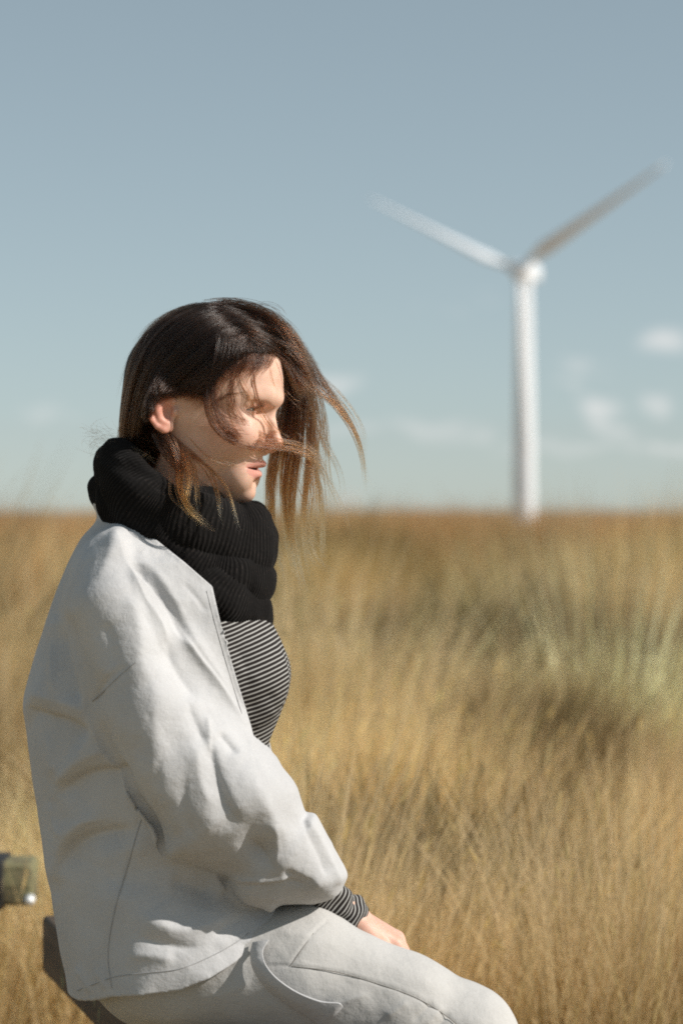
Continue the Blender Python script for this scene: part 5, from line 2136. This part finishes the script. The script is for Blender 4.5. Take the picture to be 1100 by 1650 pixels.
def sheet(S, paths, n, off=(3, 10), gold=(0, 0.2), r=0.085, m=24, frizz=1.6, jitter=4, free=False, trim=0.15, gpow=1.5, srange=(0, 1), clump=0.0, ncl=60):
    """strands filling the sheet between neighbouring guide paths (photograph pixels)"""
    R_ = [resample(catmull(np.asarray(p, float), 8), m) for p in paths]
    R_ = np.stack(R_)
    k = len(paths)
    t = np.linspace(0, 1, m)
    surf = None
    if not free:
        # depth of the head under the sheet, sampled on a fan of paths
        ns = 4 * (k - 1) + 1
        fan = []
        for s in np.linspace(0, k - 1, ns):
            i = min(int(s), k - 2); f = s - i
            fan.append(drape(R_[i] * (1 - f) + R_[i + 1] * f, 0))
        surf = np.stack(fan)
    cl = HR.uniform(0, k - 1, ncl)
    for _ in range(n):
        s = HR.uniform(*srange) * (k - 1)
        if clump:
            ic = int(np.argmin(np.abs(cl - s)))
            s2 = cl[ic]
        else:
            s2 = s
        st = np.clip(s + (s2 - s) * clump * t, 0, k - 1 - 1e-6)
        if free:
            i = st.astype(int); f = (st - i)[:, None]
            q = I3(R_[i, np.arange(m)] * (1 - f) + R_[np.minimum(i + 1, k - 1), np.arange(m)] * f)
            q[:, 2] += HR.uniform(*off)
        else:
            z = st / (k - 1) * (surf.shape[0] - 1)
            i = z.astype(int); f = (z - i)[:, None]
            q = surf[i, np.arange(m)] * (1 - f) + surf[np.minimum(i + 1, surf.shape[0] - 1), np.arange(m)] * f
            q[:, 2] += HR.uniform(*off)
            if clump:
                w_ = t * (1 - t) * 4
                q[:, 2] += 5.0 * math.sin(ic * 2.4) * w_
                q[:, 0] += 3.5 * math.sin(ic * 1.7 + 1) * w_ * np.sin(t * 4 + ic)
                q[:, 1] += 3.5 * math.sin(ic * 2.9 + 2) * w_ * np.sin(t * 5 + ic * 2)
        ph = HR.uniform(0, 6.28, 4)
        fr = frizz * HR.uniform(0.3, 1.3)
        q[:, 0] += HR.normal(0, jitter) + fr * np.sin(t * HR.uniform(2, 7) + ph[0]) * (0.3 + t)
        q[:, 1] += HR.normal(0, jitter) + fr * np.sin(t * HR.uniform(2, 7) + ph[1]) * (0.3 + t)
        q[:, 2] += fr * 0.8 * np.sin(t * HR.uniform(2, 7) + ph[2])
        s0, s1 = HR.uniform(0, trim), 1 - HR.uniform(0, trim)
        tt = np.linspace(s0, s1, m)
        q = np.stack([np.interp(tt, t, q[:, j]) for j in range(3)], -1)
        gl = gold[0] + (gold[1] - gold[0]) * tt ** gpow + HR.normal(0, 0.05)
        rr = 1.5 * r * HR.uniform(0.7, 1.3) * 1e-3 * np.clip((1.02 - np.linspace(0, 1, m)) * 4, 0.2, 1)
        S.add(q, rr, np.clip(gl, 0, 1))


def build_hair():
    hm = hair_material('brown_hair')
    cm, t, b = mat_new('hair_mass')
    geo = node(t, 'ShaderNodeNewGeometry')
    nz_ = node(t, 'ShaderNodeTexNoise', Scale=160.0, Detail=4.0)
    t.links.new(geo.outputs['Position'], nz_.inputs['Vector'])
    t.links.new(ramp(t, nz_.outputs['Fac'], [(0.3, (0.006, 0.0038, 0.003)), (0.7, (0.016, 0.010, 0.007))]), b.inputs['Base Color'])
    b.inputs['Roughness'].default_value = 0.7
    b.inputs['Specular IOR Level'].default_value = 0.2
    build_cap(cm)
    S = Strands()
    # near side, from the parting back and down behind the ear
    sheet(S, [[(350, 490), (292, 500), (246, 530), (216, 578), (203, 630), (199, 680), (194, 720), (190, 748)],
              [(362, 497), (305, 512), (258, 548), (229, 600), (215, 650), (208, 700), (204, 735), (204, 756)],
              [(376, 506), (320, 528), (274, 566), (246, 616), (230, 665), (222, 710), (220, 745), (224, 768)],
              [(388, 518), (338, 545), (296, 584), (262, 622), (240, 656), (234, 700), (240, 745), (250, 775)],
              [(396, 532), (356, 556), (322, 592), (288, 622), (256, 634), (241, 662), (248, 706), (270, 748), (284, 790)]],
          3600, (1, 8), (0.0, 0.22), 0.09, 26, 1.9, 3.0, clump=0.6, ncl=34)
    # temple: down over the top of the ear
    sheet(S, [[(398, 530), (358, 560), (325, 595), (290, 622), (262, 634), (247, 652), (246, 676)],
              [(402, 548), (372, 572), (345, 596), (318, 622), (296, 634), (275, 636), (262, 640)],
              [(404, 566), (378, 582), (356, 602), (340, 628), (332, 652), (330, 668)]],
          750, (2, 8), (0.02, 0.22), 0.085, 22, 1.3, 2.5, trim=0.25)
    # crown: forward from the parting over the brow
    sheet(S, [[(330, 490), (375, 488), (420, 500), (456, 524), (480, 556), (496, 592)],
              [(345, 500), (385, 506), (425, 522), (458, 546), (482, 578), (500, 612)],
              [(360, 512), (395, 524), (428, 540), (456, 560), (478, 590), (498, 632)],
              [(372, 522), (400, 540), (428, 556), (450, 572), (470, 598), (488, 650)]],
          1500, (3, 14), (0.02, 0.36), 0.09, 22, 2.4, 4.0, clump=0.6, ncl=24)
    sheet(S, [[(352, 520), (350, 548), (346, 578), (340, 606), (336, 632)],
              [(372, 524), (372, 552), (366, 582), (358, 610), (350, 640)],
              [(392, 534), (398, 556), (392, 580), (380, 600), (372, 622)],
              [(410, 548), (420, 562), (418, 580), (406, 598), (398, 612)],
              [(426, 556), (438, 566), (440, 580), (432, 594), (424, 604)]],
          520, (3, 10), (0.03, 0.26), 0.08, 20, 1.8, 3.0, trim=0.35)
    # far side: the curtain blown forward behind the profile, breaking up into locks
    for (p, n, w0, w1, gd) in [
        ([(400, 505, -34), (446, 550, -68), (462, 620, -78), (450, 700, -72), (437, 780, -64), (440, 860, -56), (458, 938, -44)], 170, 17, 4, (0.05, 0.92)),
        ([(404, 502, -30), (456, 550, -66), (474, 622, -76), (468, 700, -70), (458, 790, -60), (466, 872, -52), (485, 952, -40)], 170, 15, 4, (0.05, 1.0)),
        ([(410, 500, -30), (466, 550, -62), (484, 625, -70), (484, 702, -66), (473, 782, -58), (471, 850, -50), (481, 902, -44), (494, 956, -40)], 130, 13, 4, (0.05, 1.0)),
        ([(414, 498, -28), (474, 552, -56), (494, 630, -64), (500, 712, -60), (492, 792, -52), (487, 862, -46), (497, 930, -38)], 110, 12, 4, (0.05, 0.95)),
        ([(418, 498, -26), (482, 558, -48), (502, 640, -56), (510, 722, -54), (512, 802, -46), (519, 872, -40), (525, 914, -34)], 44, 10, 3, (0.06, 0.9)),
        ([(424, 500, -20), (486, 562, -40), (505, 640, -46), (500, 730, -46), (506, 822, -40), (501, 886, -36), (514, 922, -30)], 34, 9, 4, (0.06, 0.95)),
        ([(430, 504, -10), (476, 548, -24), (504, 606, -30), (522, 680, -34), (528, 760, -30), (540, 830, -26)], 22, 9, 5, (0.06, 0.85)),
    ]:
        lock(S, p, n, w0, w1, gd, frizz=3.0, r=0.115, trim=0.2, m=32, flat=0.8, gpow=2.2)
    sheet(S, [[(400, 505, -60), (440, 560, -96), (456, 640, -100), (446, 720, -92), (432, 770, -84)],
              [(410, 500, -60), (470, 560, -92), (480, 640, -96), (474, 720, -86), (462, 776, -76)]],
          650, (-20, 10), (0.02, 0.7), 0.12, 24, 2.6, 3.0, True, 0.3, 2.4, clump=0.85, ncl=9)
    # locks blown across the face
    for (p, n, w0, w1, gd, fr) in [
        ([(352, 552, 92), (340, 596, 104), (335, 640, 112), (342, 676, 112), (364, 702, 102), (398, 716, 78), (436, 719, 46), (468, 720, 22), (502, 735, 6), (530, 768, -4), (548, 822, -10)], 40, 8, 8, (0.04, 0.70), 2.6),
        ([(366, 556, 92), (352, 610, 104), (350, 652, 108), (364, 690, 102), (398, 714, 82), (440, 717, 48), (478, 722, 22), (508, 742, 8), (520, 800, 0), (522, 880, -6)], 22, 8, 9, (0.06, 0.75), 2.8),
        ([(384, 566, 88), (372, 610, 102), (376, 650, 98), (396, 684, 86), (430, 707, 52), (462, 714, 26), (498, 722, 12), (530, 745, 6)], 20, 7, 9, (0.05, 0.6), 2.2),
        ([(396, 566, 82), (384, 605, 98), (372, 640, 104), (378, 680, 98), (400, 705, 82), (440, 712, 48)], 14, 8, 8, (0.05, 0.45), 2.0),
        ([(404, 572, 82), (408, 620, 88), (420, 662, 72), (438, 690, 40), (458, 706, 22), (490, 716, 12)], 14, 5, 6, (0.1, 0.6), 2.5),
        ([(378, 562, 88), (388, 604, 98), (410, 644, 88), (432, 678, 56)], 12, 6, 8, (0.1, 0.5), 2.0),
        ([(352, 560, 94), (341, 612, 108), (347, 662, 110), (376, 700, 98), (424, 716, 58), (462, 716, 24)], 26, 7, 9, (0.03, 0.5), 2.0),
        ([(424, 566, 66), (412, 592, 84), (400, 622, 92), (396, 642, 92)], 8, 6, 10, (0.08, 0.3), 2.0),
        ([(432, 566, 50), (436, 600, 66), (446, 640, 46)], 6, 6, 8, (0.1, 0.4), 2.0),
        ([(300, 700, 100), (330, 733, 92), (362, 746, 76), (396, 750, 52)], 5, 2, 4, (0.35, 0.7), 2.0),
    ]:
        lock(S, p, n, w0, w1, gd, frizz=fr, r=0.105)
    # golden ends below the ear, over the snood
    for (p, n, w0, w1, gd) in [
        ([(256, 680, 96), (276, 712, 106), (288, 748, 116), (290, 790, 151), (306, 822, 175), (334, 846, 176), (350, 856, 176)], 100, 8, 6, (0.15, 0.98)),
        ([(262, 690, 98), (294, 728, 108), (304, 770, 136), (300, 806, 163), (312, 830, 176)], 60, 7, 5, (0.15, 0.95)),
        ([(268, 694, 98), (306, 738, 106), (316, 776, 141), (318, 812, 168), (324, 832, 176)], 26, 5, 4, (0.2, 0.9)),
        ([(280, 706, 96), (330, 752, 92), (350, 792, 153), (354, 826, 176), (360, 850, 176)], 20, 5, 4, (0.2, 0.85)),
        ([(300, 724, 92), (352, 768, 135), (372, 800, 159), (384, 846, 176), (390, 858, 176)], 20, 4, 4, (0.25, 0.9)),
        ([(270, 716, 98), (274, 764, 132), (276, 800, 159), (300, 822, 175), (340, 852, 176)], 10, 3, 4, (0.3, 0.9)),
        ([(250, 690, 90), (262, 720, 104), (282, 748, 110), (300, 770, 136)], 90, 10, 8, (0.05, 0.5)),
        ([(190, 724, 70), (220, 724, 100), (250, 745, 120), (262, 752, 124)], 6, 3, 4, (0.4, 0.8)),
        ([(205, 742, 100), (230, 738, 112), (244, 728, 112)], 10, 3, 6, (0.2, 0.6)),
    ]:
        lock(S, p, max(4, int(n * 0.7)), w0, w1, gd, frizz=1.8, r=0.115)
    # flying ends to the right
    for (p, n, w0, w1, gd, fr) in [
        ([(440, 520, 10), (484, 560, 0), (512, 606, -6), (540, 648, -12), (568, 690, -14), (584, 736, -14), (590, 800, -10)], 80, 12, 3, (0.05, 0.75), 2.0),
        ([(430, 540, 20), (480, 580, 8), (510, 625, 0), (548, 660, -6), (576, 706, -8), (588, 760, -6), (600, 790, 0)], 40, 10, 4, (0.08, 0.8), 2.5),
        ([(450, 540, 0), (490, 600, -10), (506, 660, -16), (520, 710, -18), (545, 760, -18), (552, 812, -16)], 36, 8, 6, (0.1, 0.85), 2.5),
        ([(460, 560, -20), (498, 600, -26), (536, 632, -30), (566, 664, -30), (590, 706, -24)], 12, 6, 8, (0.1, 0.8), 3.0),
        ([(470, 690, 0), (506, 724, -10), (524, 766, -14), (548, 812, -14), (572, 872, -8)], 10, 4, 12, (0.3, 0.95), 3.0),
        ([(480, 740, -20), (510, 770, -24), (520, 830, -24), (518, 890, -18), (526, 916, -14)], 26, 5, 6, (0.4, 1.0), 2.4),
        ([(470, 760, -30), (494, 810, -34), (500, 870, -32), (512, 905, -26), (548, 930, -20)], 16, 5, 8, (0.4, 0.95), 2.6),
        ([(440, 545, 40), (470, 560, 30), (500, 578, 24), (532, 602, 16)], 12, 8, 8, (0.1, 0.6), 3.0),
        ([(450, 620, 20), (480, 650, 10), (510, 664, 4)], 6, 4, 6, (0.2, 0.6), 2.0),
        ([(455, 545, 20), (492, 590, 8), (512, 640, 0), (520, 690, -8), (512, 740, -14), (520, 800, -14)], 20, 8, 9, (0.1, 0.8), 3.0),
        ([(462, 552, 0), (500, 596, -6), (548, 640, -10), (580, 690, -10), (588, 744, -6)], 18, 9, 5, (0.1, 0.8), 3.0),
        ([(470, 580, -20), (500, 640, -30), (498, 710, -34), (516, 780, -34), (540, 830, -30), (556, 850, -26)], 16, 6, 12, (0.15, 0.95), 3.4),
        ([(476, 640, -40), (496, 720, -44), (486, 800, -44), (506, 870, -40), (530, 905, -34)], 22, 8, 9, (0.2, 1.0), 3.0),
        ([(456, 720, 10), (486, 742, 0), (500, 790, -8), (494, 850, -12), (512, 900, -10)], 14, 4, 8, (0.35, 0.95), 2.8),
        ([(436, 566, 56), (458, 580, 40), (480, 604, 26), (512, 640, 14), (528, 690, 8)], 12, 6, 10, (0.1, 0.7), 3.0),
        ([(392, 496, 0), (424, 488, 0), (452, 500, 0), (472, 532, 0)], 7, 3, 7, (0.05, 0.3), 3.0),
        ([(330, 492, 20), (372, 486, 20), (412, 498, 16), (420, 506, 14)], 9, 3, 6, (0.05, 0.3), 3.0),
        ([(300, 498, 20), (258, 520, 40), (236, 560, 70), (238, 610, 90)], 5, 4, 14, (0.2, 0.5), 4.0),
    ]:
        lock(S, p, max(4, int(n * 0.75)), w0, w1, gd, frizz=fr, r=0.1, trim=0.25)
    # short broken ends that stick out of the snood at the nape
    for _ in range(150):
        a = HR.uniform(150, 215); v0 = HR.uniform(692, 742); l0 = HR.uniform(-40, 80)
        ang = HR.normal(math.radians(188), 0.55); L_ = HR.uniform(10, 40)
        tt = np.linspace(0, 1, 10)
        curl = HR.normal(0, 1.3)
        q = np.stack([a + L_ * tt * np.cos(ang + curl * tt), v0 - L_ * 0.5 * tt * np.sin(ang + curl * tt) - 6 * tt + 10 * tt * tt * HR.normal(0.4, 1), np.full(10, l0) + HR.normal(0, 10) * tt], -1)
        S.add(I3(q), 0.07e-3 * np.clip((1.02 - tt) * 3, .2, 1), np.clip(0.1 + 0.3 * tt + HR.normal(0, .06), 0, 1))
    # loose flyaways all over
    for _ in range(150):
        s = HR.uniform()
        base = np.array([(345, 490), (292, 500), (246, 530), (216, 578), (203, 630), (199, 690)], float)
        g = resample(catmull(base, 8), 40)
        i0 = int(HR.uniform(0, 18)); i1 = i0 + int(HR.uniform(10, 20))
        seg = resample(g[i0:i1], 14)
        tt = np.linspace(0, 1, 14)
        lift = HR.uniform(-3, 6) + HR.uniform(0, 10) * tt ** 2
        nrm = np.gradient(seg, axis=0); nrm = np.stack([nrm[:, 1], -nrm[:, 0]], -1); nrm /= np.linalg.norm(nrm, axis=1)[:, None]
        seg = seg - nrm * lift[:, None] * np.sign(nrm[:, :1] + 1e-6)
        q = np.concatenate([seg, np.full((14, 1), HR.uniform(-20, 50))], 1)
        S.add(I3(q), 0.08e-3 * np.clip((1.02 - tt) * 3, .2, 1), np.clip(0.12 + HR.normal(0, .08) + 0 * tt, 0, 1))
    return S.build('strands', hm, HAIR)


HAIR = empty('hair')
HAIR.parent = PERSON
build_hair()


def build_brows():
    hm = hair_material('brow_hair', 0.4, [(0.0, (0.03, 0.018, 0.011)), (1.0, (0.10, 0.06, 0.035))])
    for side in (1, -1):
        S = Strands()
        line = resample(catmull([(444, 644), (436, 637), (420, 632), (402, 632), (386, 637), (376, 644)], 8), 60)
        lat = np.linspace(10, 78, 60)
        for _ in range(280):
            i = int(HR.uniform(0, 59)); f = i / 59
            p0 = np.array([[line[i, 0] + HR.normal(0, 1.5), line[i, 1] + HR.normal(0, 2.6) * (1 - 0.5 * f), 100.0]])
            # settle on the brow ridge seen from the side
            q = p0.copy(); q[:, 2] = lat[i]
            for _k in range(3):
                pl = project(head_field_local, q, 2.0, 6)
                q = pl
            tt = np.linspace(0, 1, 6)
            d = np.array([-9.0, -4.5 + 6 * f, 3.0])
            path = q + d[None] * tt[:, None] + np.array([0, 0.0, 1.2])[None] * np.sin(tt * 3)[:, None]
            path[:, 2] = path[:, 2] * 1.0
            path[:, 2] *= side
            S.add(head_world(path), 0.10e-3 * np.clip((1.02 - tt) * 3, .2, 1), np.full(6, HR.uniform(0, 1)))
        S.build('eyebrow', hm, PERSON)
    S = Strands()
    for side in (1, -1):
        for _ in range(110):
            y = HR.uniform(-15, 16)
            e = EYE_C + np.array([math.sqrt(max(18.3 ** 2 - y * y, 1)), -2.5 + 0.006 * y * y, y])
            tt = np.linspace(0, 1, 7)
            L_ = HR.uniform(9, 15)
            path = e[None] + np.stack([L_ * tt, 3.5 * tt - 7 * tt ** 2 + HR.normal(0, .6) * tt, L_ * 0.35 * tt * (y / 12)], -1)
            path[:, 2] *= side
            S.add(head_world(path), 0.12e-3 * np.clip((1.02 - tt) * 2.5, .2, 1), np.zeros(7))
        for _ in range(30):
            y = HR.uniform(-12, 15)
            e = EYE_C + np.array([math.sqrt(max(18 ** 2 - y * y, 1)), 5.0 + 0.004 * y * y, y])
            tt = np.linspace(0, 1, 5)
            path = e[None] + np.stack([5 * tt, 2.5 * tt, 2 * tt * (y / 12)], -1)
            path[:, 2] *= side
            S.add(head_world(path), 0.05e-3 * np.clip((1.02 - tt) * 2.5, .2, 1), np.zeros(5))
    S.build('eyelashes', hm, PERSON)


def head_field_local(p):
    return head_field(head_world(p))


build_brows()
